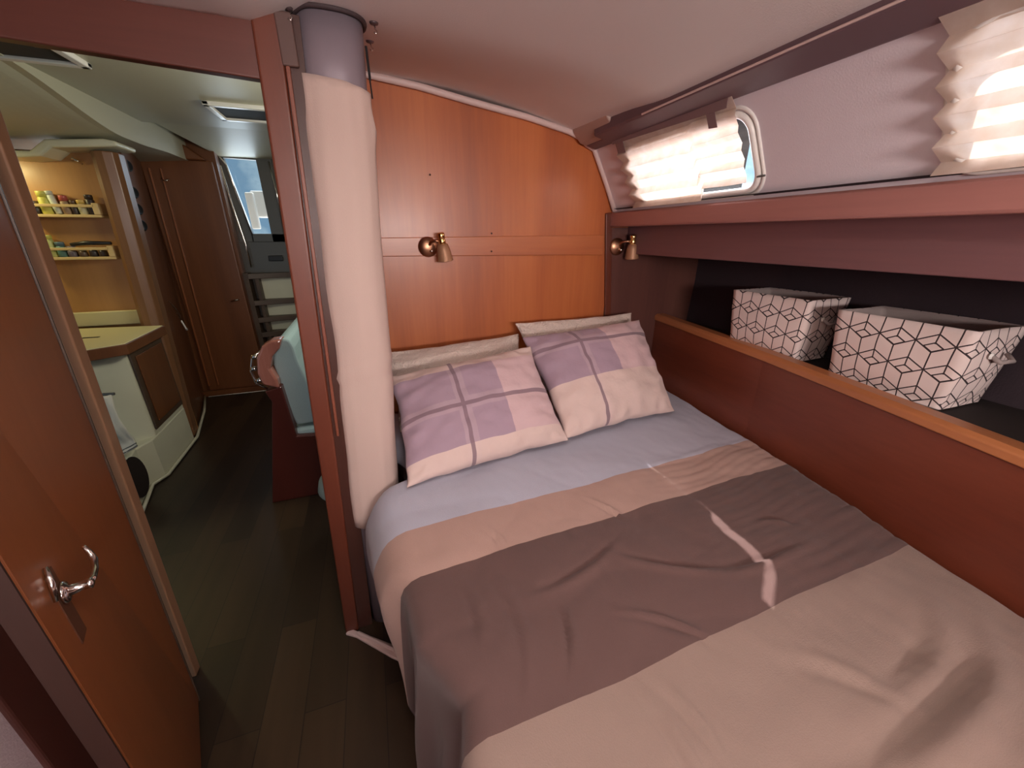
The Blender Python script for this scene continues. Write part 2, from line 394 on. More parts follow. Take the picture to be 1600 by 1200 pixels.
# cabin side with two openings, 25 mm thick, leaning outwards
SX0, SZ0, SX1, SZ1 = 1.035, 1.80, 1.180, 1.535
def side(y, z, off=0.): return (SX0 + (SX1 - SX0) * (SZ0 - z) / (SZ0 - SZ1) + off, y, z)
def rr_loop(y0, y1, z0, z1, r, n=6):
    out = []
    for cy, cz, a0 in ((y1 - r, z1 - r, 0), (y0 + r, z1 - r, PI / 2), (y0 + r, z0 + r, PI), (y1 - r, z0 + r, 1.5 * PI)):
        for k in range(n + 1):
            a = a0 + PI / 2 * k / n; out.append((cy + r * math.cos(a), cz + r * math.sin(a)))
    return out
WIN = [(.985, 1.56, 1.572, 1.765, .05), (-.06, .548, 1.568, 1.785, .05)]
def side_wall():
    bm = B(); zlo, zhi = 1.50, 1.86
    ys = [-1.7, -.12, .60, .905, 1.62, 1.86]
    def panel(y0, y1, off):
        vs = [bm.verts.new(side(y, z, off)) for y, z in ((y0, zlo), (y1, zlo), (y1, zhi), (y0, zhi))]; bm.faces.new(vs)
    def ring(y0, y1, w, off):
        L = rr_loop(*w); n = len(L); inner = [bm.verts.new(side(y, z, off)) for y, z in L]
        def proj(y, z):
            cy, cz = (w[0] + w[1]) / 2, (w[2] + w[3]) / 2; dy, dz = y - cy, z - cz
            t = min((y1 - cy) / dy if dy > 0 else (y0 - cy) / dy if dy < 0 else 9e9, (zhi - cz) / dz if dz > 0 else (zlo - cz) / dz if dz < 0 else 9e9)
            return (cy + dy * t, cz + dz * t)
        q = n // 4; corners = [(y1, zhi), (y0, zhi), (y0, zlo), (y1, zlo)]
        outer = [bm.verts.new(side(*proj(y, z), off)) for y, z in L]
        for i in range(n):
            bm.faces.new((inner[i], outer[i], outer[(i + 1) % n], inner[(i + 1) % n]))
        for c in range(4):
            i = c * q + q // 2
        cv = [bm.verts.new(side(*p, off)) for p in corners]
        # fill the corner triangles between the last outer point on one edge and the first on the next
        for c, (p, v) in enumerate(zip(corners, cv)):
            for i in range(n):
                a, b = outer[i], outer[(i + 1) % n]
                def onx(vv): return abs(vv.co.y - p[0]) < 1e-4
                def onz(vv): return abs(vv.co.z - p[1]) < 1e-4
                if (onx(a) and not onz(a) and onz(b) and not onx(b)) or (onz(a) and not onx(a) and onx(b) and not onz(b)):
                    bm.faces.new((a, v, b))
        return inner
    for off in (0., .03):
        panel(ys[0], ys[1], off); panel(ys[2], ys[3], off); panel(ys[4], ys[5], off)
        a = ring(ys[3], ys[4], WIN[0], off); b = ring(ys[1], ys[2], WIN[1], off)
        if off == 0.: A0, B0 = a, b
        else:
            for P, Q in ((A0, a), (B0, b)):
                for i in range(len(P)): bm.faces.new((P[i], P[(i + 1) % len(P)], Q[(i + 1) % len(P)], Q[i]))
    return bm
struct('wall_right', side_wall(), M_SIDE, 'white vinyl cabin side above the shelf')
for k, wn in enumerate(WIN):
    bm = B(); L = rr_loop(*wn, n=8)
    for sc_, r in ((1.0, .010),):
        pts = [side(y, z, -.004) for y, z in L]; tube(bm, pts + pts[:2], r, 8, False)
    L2 = rr_loop(wn[0] - .016, wn[1] + .016, wn[2] - .012, wn[3] + .016, .06, 8)
    pts = [side(y, z, -.001) for y, z in L2]; tube(bm, pts + pts[:2], .0055, 8, False)
    f = struct('window_%d' % (k + 1), bm, M_KNOB, 'white rounded portlight frame', smooth=True)
    bm = B(); vs = [bm.verts.new(side(y, z, .018)) for y, z in L]; bm.faces.new(vs)
    link('pane', bm, G_CLEAR, f)
bm = B(); tube(bm, [side(.985, 1.604, -.012), side(.958, 1.604, -.014)], .003, 8)
part_latch = link('latch', bm, M_GREYF, bpy.data.objects['window_1'])
# fascia of the side shelf with its lighter ledge moulding
bm = B(); prism(bm, [(1.260, 1.350), (1.80, 1.350), (1.80, 1.365), (1.280, 1.365), (1.280, 1.50), (1.260, 1.50)], 'Y', -1.7, 1.80)
struct('trim_4', bm, W_FASC, 'dark wood fascia below the side windows', bevel=.004)
bm = B(); prism(bm, [(1.148, 1.485), (1.152, 1.478), (1.20, 1.478), (1.28, 1.545), (1.158, 1.545), (1.148, 1.538)], 'Y', -1.7, 1.80)
struct('trim_5', bm, W_LEDGE, 'reddish wood ledge under the side windows', bevel=.003)
# hull lining behind the shelf and outer closure
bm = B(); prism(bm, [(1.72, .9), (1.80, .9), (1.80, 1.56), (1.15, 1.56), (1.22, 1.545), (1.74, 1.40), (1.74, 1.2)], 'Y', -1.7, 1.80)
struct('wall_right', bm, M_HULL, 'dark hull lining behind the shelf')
# valance beam along the deck edge
bm = B(); prism(bm, [(.925, 1.85), (.925, 1.822), (.932, 1.816), (1.018, 1.797), (1.032, 1.80), (1.06, 1.90), (.93, 1.90)], 'Y', -1.7, 1.62)
struct('trim_6', bm, M_BEAM, 'dark mauve valance along the deck edge', bevel=.003)
bm = B(); tube(bm, [(.921, -1.6, 1.819), (.921, 1.30, 1.819)], .0028, 6); struct('trim_7', bm, M_PIPE, 'thin pale track along the valance edge')
bm = B(); prism(bm, [(.905, 1.862), (.945, 1.820), (1.0, 1.806), (1.02, 1.82), (1.02, 1.90), (.905, 1.90)], 'Y', 1.50, 1.775)
struct('trim_8', bm, M_BEIGE, 'beige end cap between valance and bulkhead', bevel=.008)
bm = B(); prism(bm, [(.972, 1.810), (1.02, 1.798), (1.03, 1.812), (.98, 1.824)], 'Y', 1.50, 1.76)
struct('trim_9', bm, M_BEAM, bevel=.003)
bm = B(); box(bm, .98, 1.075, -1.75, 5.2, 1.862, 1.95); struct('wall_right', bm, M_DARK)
# shelf behind the fiddle
bm = B(); box(bm, 1.30, 1.76, -1.7, 1.80, .955, .975); bm.free()
def fid_x(y): return 1.275 + .155 * (y / 1.0 if y < 1 else 1 + (y - 1) * .55)
def fid_z(y): return .950 + .042 * max(-.2, min(1, y / 1.8))
bm = B(); n = 14; ys = [-1.7 + (1.80 + 1.7) * i / n for i in range(n + 1)]
def strip(bm, prof):      # prof(y) -> closed list of (x, z)
    rings = [[bm.verts.new((x, y, z)) for x, z in prof(y)] for y in ys]
    m = len(rings[0])
    for a, b in zip(rings, rings[1:]):
        for k in range(m): bm.faces.new((a[k], a[(k + 1) % m], b[(k + 1) % m], b[k]))
    bm.faces.new(rings[0]); bm.faces.new(rings[-1][::-1])
strip(bm, lambda y: [(fid_x(y) + .004, .30), (fid_x(y) + .026, .30), (fid_x(y) + .026, fid_z(y)), (fid_x(y) + .004, fid_z(y))])
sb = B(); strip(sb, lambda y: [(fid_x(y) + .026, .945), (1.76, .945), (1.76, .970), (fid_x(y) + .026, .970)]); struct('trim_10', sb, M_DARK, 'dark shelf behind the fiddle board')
struct('trim_11', bm, W_FRAMEY, 'dark varnished fiddle board beside the mattress')
bm = B(); strip(bm, lambda y: [(fid_x(y) - .004, fid_z(y) - .004), (fid_x(y) + .062, fid_z(y) - .004), (fid_x(y) + .062, fid_z(y) + .030), (fid_x(y) + .010, fid_z(y) + .030), (fid_x(y) - .004, fid_z(y) + .020)])
struct('trim_12', bm, W_CAP, 'light wood cap on the fiddle board', bevel=.004)
# aft walls behind the camera and the port lining
def wall_with_hole(y, x0, x1, z0, z1, h):
    bm = B(); a, b, c, d = h
    for q in ((x0, a, z0, z1), (b, x1, z0, z1), (a, b, z0, c), (a, b, d, z1)): box(bm, q[0], q[1], y - .04, y, q[2], q[3])
    return bm
struct('wall_back', wall_with_hole(-1.56, -1.2, 1.9, 0, 2.1, (-.12, .82, 1.38, 1.72)), M_SIDE)
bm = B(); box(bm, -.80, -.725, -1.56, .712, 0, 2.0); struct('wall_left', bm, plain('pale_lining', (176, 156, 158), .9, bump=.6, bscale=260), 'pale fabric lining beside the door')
bm = B(); box(bm, -.80, -.717, .712, 1.10, 0, 2.0); struct('trim_13', bm, wood('dark_brown_post', (64, 36, 30), (72, 40, 34), (80, 46, 38), 'Z', 6), 'dark wood upright behind the open door', bevel=.006)  # stub bulkhead in dark brown wood

# ------------------------------------------------------------------ doorway partition
def qx(a, b, t): return a + (b - a) * t
# right upright, leaning a little
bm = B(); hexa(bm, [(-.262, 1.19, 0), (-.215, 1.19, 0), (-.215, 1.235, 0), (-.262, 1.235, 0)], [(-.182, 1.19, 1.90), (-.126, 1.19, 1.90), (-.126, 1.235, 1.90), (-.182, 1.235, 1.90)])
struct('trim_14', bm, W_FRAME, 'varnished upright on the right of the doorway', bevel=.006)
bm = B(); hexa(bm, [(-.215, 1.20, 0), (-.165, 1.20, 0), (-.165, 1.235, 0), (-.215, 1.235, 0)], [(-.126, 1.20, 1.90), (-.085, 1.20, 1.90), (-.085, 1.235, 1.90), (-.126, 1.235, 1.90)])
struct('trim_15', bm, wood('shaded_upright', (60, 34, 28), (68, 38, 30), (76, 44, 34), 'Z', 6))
bm = B(); hexa(bm, [(-.166, 1.187, .85), (-.158, 1.187, .85), (-.158, 1.20, .85), (-.166, 1.20, .85)], [(-.129, 1.187, 1.80), (-.120, 1.187, 1.80), (-.120, 1.20, 1.80), (-.129, 1.20, 1.80)])
struct('trim_16', bm, wood('bead_wood', (112, 60, 44), (122, 66, 48), (132, 74, 54), 'Z', 6), 'thin lighter bead beside the doorway upright', bevel=.002)
bm = B(); box(bm, -.135, -.10, 1.187, 1.20, 1.80, 1.90); struct('trim_17', bm, plain('brown_block', (92, 68, 62), .6), bevel=.004)
bm = B(); hexa(bm, [(-.26, 1.235, 0), (-.205, 1.235, 0), (-.19, 1.80, 0), (-.24, 1.80, 0)], [(-.17, 1.235, 2.0), (-.125, 1.235, 2.0), (-.125, 1.80, 2.0), (-.17, 1.80, 2.0)])
struct('wall_left', bm, W_FRAME)
# header
bm = B(); zl, zr = 1.792, 1.771
hexa(bm, [(-.80, 1.175, zl + .004), (-.186, 1.197, zr), (-.186, 1.227, zr), (-.80, 1.205, zl + .004)], [(-.80, 1.175, 2.2), (-.150, 1.197, 2.2), (-.150, 1.227, 2.2), (-.80, 1.205, 2.2)])
struct('trim_18', bm, W_FRAMEX, 'dark wood header above the doorway', bevel=.004)
bm = B(); hexa(bm, [(-.80, 1.20, 0), (-.748, 1.20, 0), (-.748, 1.235, 0), (-.80, 1.235, 0)], [(-.75, 1.20, 1.80), (-.673, 1.20, 1.80), (-.673, 1.235, 1.80), (-.75, 1.235, 1.80)])
struct('trim_19', bm, wood('varnished_jamb', (150, 112, 84), (162, 122, 92), (174, 132, 100), 'Z', 6), 'wood jamb on the left of the doorway', bevel=.004)
bm = B(); box(bm, -1.3, -.76, 1.20, 1.235, 0, 2.2); struct('wall_left', bm, W_FRAME)
# open door leaf with lever handle
def door_leaf():
    hin = Vector((-.708, 1.105, 0)); fre = Vector((-.535, .622, 0)); d = (fre - hin).normalized(); nrm = Vector((-d.y, d.x, 0))
    if nrm.x < 0: nrm = -nrm
    LN = Vector((.060, .0, 0)); bm = B(); a, b = hin, fre; t = -nrm * .028
    hexa(bm, [a + Vector((0, 0, .015)), b + Vector((0, 0, .015)), b + t + Vector((0, 0, .015)), a + t + Vector((0, 0, .015))],
         [a + LN + Vector((0, 0, 1.76)), b + Vector((0, 0, 1.76)), b + t + Vector((0, 0, 1.76)), a + t + LN + Vector((0, 0, 1.76))])
    o = struct('door_1', bm, W_DOOR, 'open varnished wood cabin door with a chrome lever', bevel=.006)
    # lighter frame edge of the leaf at its hinge side
    bm = B(); hexa(bm, [a + nrm * .002, a - d * .006 + nrm * .002, a - d * .006 + t, a + t], [v + LN + Vector((0, 0, 1.74)) for v in (a + nrm * .002, a - d * .006 + nrm * .002, a - d * .006 + t, a + t)])
    link('hinge_edge', bm, W_STEP, o)
    bm = B(); e0 = [b + d * .001, b + d * .006, b + d * .006 + t, b + d * .001 + t]
    hexa(bm, [v + Vector((0, 0, .015)) for v in e0], [v + Vector((0, 0, 1.76)) for v in e0]); link('edge_band', bm, wood('edge_shade_tone', (46, 24, 18), (52, 28, 20), (60, 32, 24), 'Z', 6, .6, 0), o)  # free edge given a dark colour as shade, against the aft light
    def P(s, h, out): return hin + d * s + nrm * out + Vector((0, 0, h))       # s: distance from the hinge
    bm = B(); c = P(.418, .868, .003)
    M = Matrix.Translation(c) @ nrm.to_track_quat('Z', 'Y').to_matrix().to_4x4()
    lathe(bm, [(.020, 0), (.020, .003), (.016, .006), (.009, .008), (.008, .030), (.010, .034), (.004, .037)], M, 20)
    hd = link('handle', bm, M_CHROME, o, smooth=True); hd['label'] = 'chrome lever handle'
    bm = B(); tube(bm, [P(.418, .868, .034), P(.40, .866, .036), P(.378, .866, .036), P(.355, .872, .034), P(.345, .884, .030), P(.343, .900, .026)], [.0055, .0055, .005, .0055, .0045, .003], 10)
    link('lever', bm, M_CHROME, hd, smooth=True)
    bm = B(); tube(bm, [P(.432, .936, .004), P(.446, .910, .006), P(.456, .882, .004)], [.003, .005, .003], 8)
    link('latch', bm, M_CHROME, o, smooth=True)
    bm = B(); box(bm, -.018, .018, -.001, .002, -.075, .075, Matrix.Translation(P(.425, .845, 0)) @ nrm.to_track_quat('Y', 'Z').to_matrix().to_4x4())
    link('lock_plate', bm, plain('worn_plate', (104, 66, 46), .5, .3), o)
door_leaf()
bm = B(); tube(bm, [(-.762, 1.24, .115), (-.762, 1.24, .085)], .004, 6)
# white floor rail at the foot of the post
bm = B(); prism(bm, [(-.262, 1.185), (-.245, 1.20), (-.085, 1.075), (-.05, 1.02), (-.06, 1.00), (-.10, 1.035), (-.195, 1.13), (-.225, 1.16)], 'Z', .0, .012)
struct('trim_20', bm, M_PIPE, 'short white trim strip on the floor by the doorway', bevel=.003)
bm = B(); tube(bm, [(-.215, 1.165, .018), (-.09, 1.055, .018), (-.055, 1.0, .018)], .007, 8)
struct('trim_21', bm, M_PIPE)

# ------------------------------------------------------------------ mast post with its sleeve
def oval_ring(cx, cy, a, b, n, dr=0):
    return [(cx + (a + dr) * math.copysign(abs(math.cos(t)) ** .8, math.cos(t)), cy + (b + dr) * math.copysign(abs(math.sin(t)) ** .8, math.sin(t))) for t in [2 * PI * k / n for k in range(n)]]
PCY = 1.262
def post_cx(z): return -.026 - .055 * (1.9 - z) / 1.15 * (1 if z > .6 else 1)
post = thing('mast_post', 'grey oval metal mast post rising from bed to ceiling beside the doorway', 'post', (post_cx(.1), PCY, 0))
bm = B(); rings = []
for z in (0.0, .6, 1.2, 1.8, 1.93):
    rings.append([bm.verts.new((x, y, z)) for x, y in oval_ring(post_cx(max(z, .5)), PCY, .077, .072, 40)])
for a, b in zip(rings, rings[1:]):
    for k in range(40): bm.faces.new((a[k], a[(k + 1) % 40], b[(k + 1) % 40], b[k]))
bm.faces.new(rings[0][::-1]); bm.faces.new(rings[-1])
part('shaft', bm, M_POST, post, smooth=True)
bm = B(); pr_ = oval_ring(post_cx(1.9), PCY, .077, .072, 40)
tube(bm, [(x, y, ceil_z(x, y) - .002) for x, y in oval_ring(post_cx(1.9), PCY, .082, .077, 40)] + [(post_cx(1.9) + .082, PCY, ceil_z(.056, PCY) - .002)], .006, 8, False)
part('collar', bm, plain('dark_sealant', (60, 46, 48), .7), post, smooth=True)
bm = B(); tube(bm, [(.053, 1.225, 1.87), (.054, 1.222, 1.80)], .003, 8); tube(bm, [(.053, 1.25, 1.86), (.056, 1.25, 1.77)], .002, 8)
part('cable', bm, M_BLACK, post)
bm = B(); NS, NZ = 64, 60; rings = []
for j in range(NZ + 1):
    z = 1.785 - (1.785 - .50) * j / NZ; R = []
    for k in range(NS):
        t = 2 * PI * k / NS; wob = .0045 * nz3(math.cos(t) * 1.5, math.sin(t) * 1.5, z * 4) + .003 * nz3(math.cos(t) * 4, math.sin(t) * 4, z * 1.5 + 9)
        ext = .006 + wob + .004 * sstep((1.74 - z) / .06) + (.006 * math.exp(-((z - 1.70) / .03) ** 2) if abs(t) < .5 or t > 5.8 else 0)
        ext += .004 * math.exp(-((z - 1.05 - .02 * math.cos(t)) / .012) ** 2) - .003 * math.exp(-((z - 1.02 - .02 * math.cos(t)) / .01) ** 2)
        a, b = .077 + ext, .072 + ext
        x = post_cx(z) + a * math.copysign(abs(math.cos(t)) ** .8, math.cos(t)); y = PCY + b * math.copysign(abs(math.sin(t)) ** .8, math.sin(t))
        zz = z - (0.012 * math.cos(t) if j == 0 else 0) + (.0 if j < NZ else .02 * math.sin(t))
        R.append(bm.verts.new((x, y, zz)))
    rings.append(R)
for a, b in zip(rings, rings[1:]):
    for k in range(NS): bm.faces.new((a[k], a[(k + 1) % NS], b[(k + 1) % NS], b[k]))
sl = link('post_sleeve', bm, M_SLEEVE, smooth=True, solid=.002)
tag(sl, 'long cream fabric sleeve wrapped around the grey mast post', 'cover')

# ------------------------------------------------------------------ bed
def bed_x(y):
    """left edge of the mattress top along the bed"""
    pts = [(-1.2, .06), (.0, .05), (.37, .045), (.45, .065), (.52, .035), (.60, -.005), (.75, -.020), (.85, -.035), (.95, -.045), (1.05, -.055), (1.12, -.06), (1.155, -.045), (1.18, .02), (1.20, .055), (1.34, .085), (1.42, .05), (1.5, -.02), (1.79, -.03)]
    for (a, xa), (b, xb) in zip(pts, pts[1:]):
        if a <= y <= b: t = (y - a) / (b - a); return xa + (xb - xa) * t
    return pts[0][1] if y < pts[0][0] else pts[-1][1]
bed = thing('bed', 'built-in double berth with a dark wood base under the colour-block duvet', 'bed', (.65, .3, 0))
bm = B(); rings = []
Y = [-1.2 + i * (1.785 + 1.2) / 40 for i in range(41)]
def slab(bm, z0, z1, ins, right):
    L = [(max(bed_x(y) + ins, .0 + ins if False else -9), y) for y in Y]
    loop = L + [(right(y) if callable(right) else right, y) for y in (Y[-1], 1.2, .8, .4, 0, -.6, Y[0])]
    prism(bm, loop, 'Z', z0, z1)
slab(bm, .0, .42, .10, lambda y: fid_x(y) - .004); part('base', bm, W_FRAMEY, bed)
bm = B(); slab(bm, .42, .605, .035, lambda y: fid_x(y) - .002); part('mattress', bm, M_MATT, bed, bevel=.02)

# duvet: one cloth, four colour blocks running across the bed
SEAMS = [lambda x: .375 + .030 * x, lambda x: .750 + .043 * x, lambda x: .922 + .047 * x]
def seam_y(k, x): return SEAMS[k](x) + .006 * nz3(x * 4, k * 7.3)
def fab_z(x, y):
    z = .648
    z += .010 * nz3(x * 2.2, y * 2.2, 1) + .006 * nz3(x * 6, y * 5, 2)
    wx, wy = x + .03 * nz3(x * 3, y * 3, 11), y + .03 * nz3(x * 3, y * 3, 12)
    # fine pleats along the seams on the fiddle side of the brown block
    m = sstep((x - .70) / .35) * sstep((y - .36) / .08) * (1 - sstep((y - .99) / .05))
    z += m * .0035 * (abs(math.sin((wy + .06 * nz3(x * 1.7, 0, 5) - .045 * x) * 2 * PI / .062)) ** .5 - .5)
    z += .004 * m * nz3(x * 3, y * 28, 3)
    # diagonal creases
    for cx, cy, ang, ln, amp, wd in CREASES:
        ln *= .8; amp *= 1.25; wd *= .8
        dx, dy = wx - cx, wy - cy; u = dx * math.cos(ang) + dy * math.sin(ang); v = -dx * math.sin(ang) + dy * math.cos(ang)
        v -= .12 * u * u / max(ln, .01)
        z += amp * math.exp(-(u / ln) ** 2) * (math.exp(-(v / wd) ** 2) - .8 * math.exp(-((v - 1.7 * wd) / wd) ** 2))
    z += .007 * (abs(nz3(wx * 3.2 + 1.2 * nz3(x, y, 30), wy * 5.0, 31)) ** .6 - .45) * (1 if y < 1.0 else .6) + .003 * (abs(nz3(wx * 8, wy * 6, 33)) ** .6 - .45)
    z += .0016 * nz3(x * 16, y * 13, 21) + .0012 * nz3(x * 34, y * 22, 22)
    if y < .42:
        f = sstep((.42 - y) / .3)
        z += f * (.022 * nz3(x * 3.0, y * 2.6, 7) + .010 * abs(nz3(x * 5 + y * 2, y * 6, 8)))
    z += .05 * sstep((x - 1.02) / .5) * sstep((.35 - y) / .6)
    return z
CREASES = [(.42, .62, .2, .16, .007, .012), (.62, .56, -.5, .12, .008, .012), (.30, .50, 1.3, .08, .008, .008), (.62, .82, 1.9, .07, .008, .006), (.25, .80, 1.9, .05, .008, .006),
           (.52, .46, 2.5, .09, .008, .007), (.85, .48, -.1, .18, .008, .016), (.88, .12, .15, .25, .018, .025), (.78, .25, 2.4, .10, .007, .014), (.12, .62, 1.5, .10, .006, .012),
           (.95, .20, .3, .15, .010, .02), (.45, .30, 1.8, .07, .006, .010), (1.05, .60, 2.6, .05, -.008, .012), (.40, .22, 1.5, .12, .006, .012), (.20, .56, 1.5, .16, .005, .014)]
def duvet():
    bm = B()
    rows = []  # (block, t) per row
    blocks = [(-1.15, None), (None, None), (None, None), (None, 1.74)]
    cnt = [90, 54, 24, 70]
    NX, ND = 150, 22
    V = []; mi = []
    rows = [(b, j / cnt[b]) for b in range(4) for j in range(cnt[b])] + [(3, 1.0)]
    def ypos(b, t, x):
        lo = -1.15 if b == 0 else seam_y(b - 1, x); hi = 1.74 if b == 3 else seam_y(b, x)
        return lo + (hi - lo) * t
    for b, t in rows:
        R = []
        # from the fiddle (i=0) over the top to the left edge, then down
        y0 = ypos(b, t, 0.); xl = bed_x(y0); rr = .045
        behind = y0 > 1.17
        for i in range(NX + 1):
            x = fid_x(y0) - .003 + (xl + rr - fid_x(y0) + .003) * i / NX
            y = ypos(b, t, x); z = fab_z(x, y)
            if i < 4: z -= .006 * (4 - i)
            R.append(bm.verts.new((x, y, z)))
        y = ypos(b, t, xl)
        zt = fab_z(xl + rr, y)
        drop = .50 if not behind else .10
        for j in range(1, ND + 1):
            s = j / ND * drop
            if s < rr * PI / 2: a = s / rr; dx, dz = rr * (1 - math.sin(a)), rr * (math.cos(a) - 1)
            else: dx, dz = 0, -rr - (s - rr * PI / 2)
            fl = sstep((s - .05) / .4)
            x = xl + dx + fl * (.025 * nz3(y * 5, s * 1.5, 4) + .012 * math.sin(y * 38 + 2 * nz3(y * 3, s, 6)) * (0 if behind else 1)) - .03 * fl * (1 - sstep((y - .55) / .2)) - (.055 * sstep(s / .16) - .03 * sstep((s - .2) / .3)) * sstep((y - .72) / .1)
            R.append(bm.verts.new((x, y + .02 * fl * nz3(y * 3, s * 3, 8), zt + dz)))
        V.append(R)
    for r in range(len(V) - 1):
        for i in range(len(V[0]) - 1):
            f = bm.faces.new((V[r][i], V[r][i + 1], V[r + 1][i + 1], V[r + 1][i])); f.material_index = rows[r][0]
    o = link('duvet_cover', bm, None, smooth=True, mats=[F_BEIGE, F_BROWN, F_TAN, F_BLUE], solid=.004)
    tag(o, 'colour-block duvet cover in pale blue, tan, brown and beige spread over the berth', 'duvet')
duvet()

# pillows ---------------------------------------------------------------------
def pillow(name, BL, BR, TL, TR, thick, mat, label, seed, group=None, cr_=1.0):
    BL, BR, TL, TR = map(Vector, (BL, BR, TL, TR)); c = (BL + BR + TL + TR) / 4
    n = ((BR - BL).cross(TL - BL)).normalized()
    if n.y > 0: n = -n
    bm = B(); lay = bm.loops.layers.uv.new('UVMap'); N = 44
    def pos(u, v, s):
        du, dv = u * 2 - 1, v * 2 - 1
        # edges bow in between the corners, corners stay pointed
        ku = 1 - .045 * (1 - dv ** 2) if False else 1
        uu = .5 + du / 2 * (1 - .05 * (1 - abs(dv) ** 2.5) * abs(du)); vv = .5 + dv / 2 * (1 - .05 * (1 - abs(du) ** 2.5) * abs(dv))
        uu += .010 * nz3(dv * 3.5 + seed, du * 1.5, 40) * abs(du); vv += .016 * nz3(du * 3.2 + seed, dv * 1.5, 41) * abs(dv)
        p = BL * (1 - uu) * (1 - vv) + BR * uu * (1 - vv) + TL * (1 - uu) * vv + TR * uu * vv
        e = max(0, (1 - abs(du) ** 3.0)) ** .5 * max(0, (1 - abs(dv) ** 3.0)) ** .5
        h = thick * e * (1 - .18 * (du * du + dv * dv)) + .004
        edge = min(1 - abs(du), 1 - abs(dv))
        wr = .011 * nz3(du * 2.5 + seed, dv * 2.5, s) + .008 * nz3(du * 5 + seed, dv * 6, s + 3) * cr_
        pk = .014 * cr_ * math.exp(-(edge / .16) ** 2) * math.sin(du * 22 + seed + 3 * nz3(du * 3, dv * 3, seed)) * (1 if abs(dv) > abs(du) else 0)
        pk += .013 * cr_ * math.exp(-(edge / .16) ** 2) * math.sin(dv * 18 + seed) * (1 if abs(du) > abs(dv) else 0)
        return p + n * s * (h + (wr + pk) * min(1, edge * 6))
    G = {}
    for s in (1, -1):
        for i in range(N + 1):
            for j in range(N + 1):
                if s == -1 and (i in (0, N) or j in (0, N)): G[s, i, j] = G[1, i, j]; continue
                a = .5 - .5 * math.cos(PI * i / N); b = .5 - .5 * math.cos(PI * j / N)
                a = .55 * a + .45 * i / N; b = .55 * b + .45 * j / N
                G[s, i, j] = bm.verts.new(pos(a, b, s))
        for i in range(N):
            for j in range(N):
                q = ((i, j), (i + 1, j), (i + 1, j + 1), (i, j + 1))
                f = bm.faces.new([G[s, a, b] for a, b in q])
                for l, (a, b) in zip(f.loops, q):
                    A = .5 - .5 * math.cos(PI * a / N); Bv = .5 - .5 * math.cos(PI * b / N)
                    l[lay].uv = (.55 * A + .45 * a / N, .55 * Bv + .45 * b / N)
    bm.transform(Matrix.Translation(-c))
    o = link(name, bm, mat, smooth=True); o.location = c
    return tag(o, label, 'pillow', group)
pillow('pillow', (.03, 1.46, .69), (.62, 1.50, .69), (.0, 1.67, .970), (.63, 1.70, .995), .065, F_CREAM, 'cream quilted pillow standing behind the left plaid pillow against the bulkhead', 3, 'cream pillows')
pillow('pillow', (.72, 1.62, .71), (1.30, 1.62, .73), (.61, 1.70, 1.05), (1.27, 1.71, 1.06), .045, F_CREAM, 'cream quilted pillow standing behind the right plaid pillow against the bulkhead', 5, 'cream pillows')
pillow('pillow', (.025, 1.10, .672), (.655, 1.19, .680), (.012, 1.455, .935), (.61, 1.50, .985), .085, P_LEFT, 'lavender and pink plaid pillow on the left, beside the sleeved mast post', 1, 'plaid pillows')
pillow('pillow', (.655, 1.20, .680), (1.235, 1.265, .685), (.60, 1.57, 1.01), (1.225, 1.58, 1.045), .08, P_RIGHT, 'lavender and pink plaid pillow on the right, nearest the fiddle board', 2, 'plaid pillows')

# ------------------------------------------------------------------ reading lamps on the bulkhead
def reading_lamp(loc, label):
    t = thing('reading_lamp', label, 'lamp', loc, 'reading lamps on the bulkhead')
    toward = Matrix.Translation(Vector(loc)) @ Matrix.Rotation(PI / 2, 4, 'X')      # local z -> -Y
    bm = B(); lathe(bm, [(.042, 0), (.042, .006), (.038, .012), (.022, .017), (.012, .020)], toward, 32); part('base', bm, M_BRASS, t, smooth=True)
    x, y, z = loc
    bm = B(); lathe(bm, [(.007, 0), (.009, .004), (.006, .012), (.002, .014)], Matrix.Translation((x + .012, y - .018, z - .016)) @ Matrix.Rotation(PI / 2, 4, 'X'), 14); part('switch', bm, M_CHROME, t, smooth=True)
    bm = B(); tube(bm, [(x + .004, y - .012, z + .006), (x + .010, y - .035, z + .022), (x + .025, y - .052, z + .026), (x + .044, y - .058, z + .022)], .006, 10); part('arm', bm, M_BRASS, t, smooth=True)
    tilt = Matrix.Translation((x + .052, y - .060, z + .032)) @ Matrix.Rotation(math.radians(-8), 4, 'Y') @ Matrix.Rotation(math.radians(8), 4, 'X')
    bm = B(); lathe(bm, [(.0, .026), (.011, .026), (.0145, .022), (.0145, .004), (.013, .002), (.013, -.002), (.0145, -.004), (.0145, -.018), (.012, -.022)], tilt, 24, False); part('socket', bm, M_GOLD, t, 'polished brass lamp holder', smooth=True)
    bm = B(); lathe(bm, [(.014, -.018), (.022, -.022), (.027, -.040), (.033, -.084), (.035, -.088), (.032, -.087), (.026, -.045), (.013, -.024)], tilt, 32, False); part('shade', bm, M_SHADE, t, smooth=True)
reading_lamp((.243, 1.789, 1.392), 'brass reading lamp on the wood rail of the bulkhead, above the left pillow')
reading_lamp((1.196, 1.788, 1.385), 'brass reading lamp in the dark corner below the side window ledge')
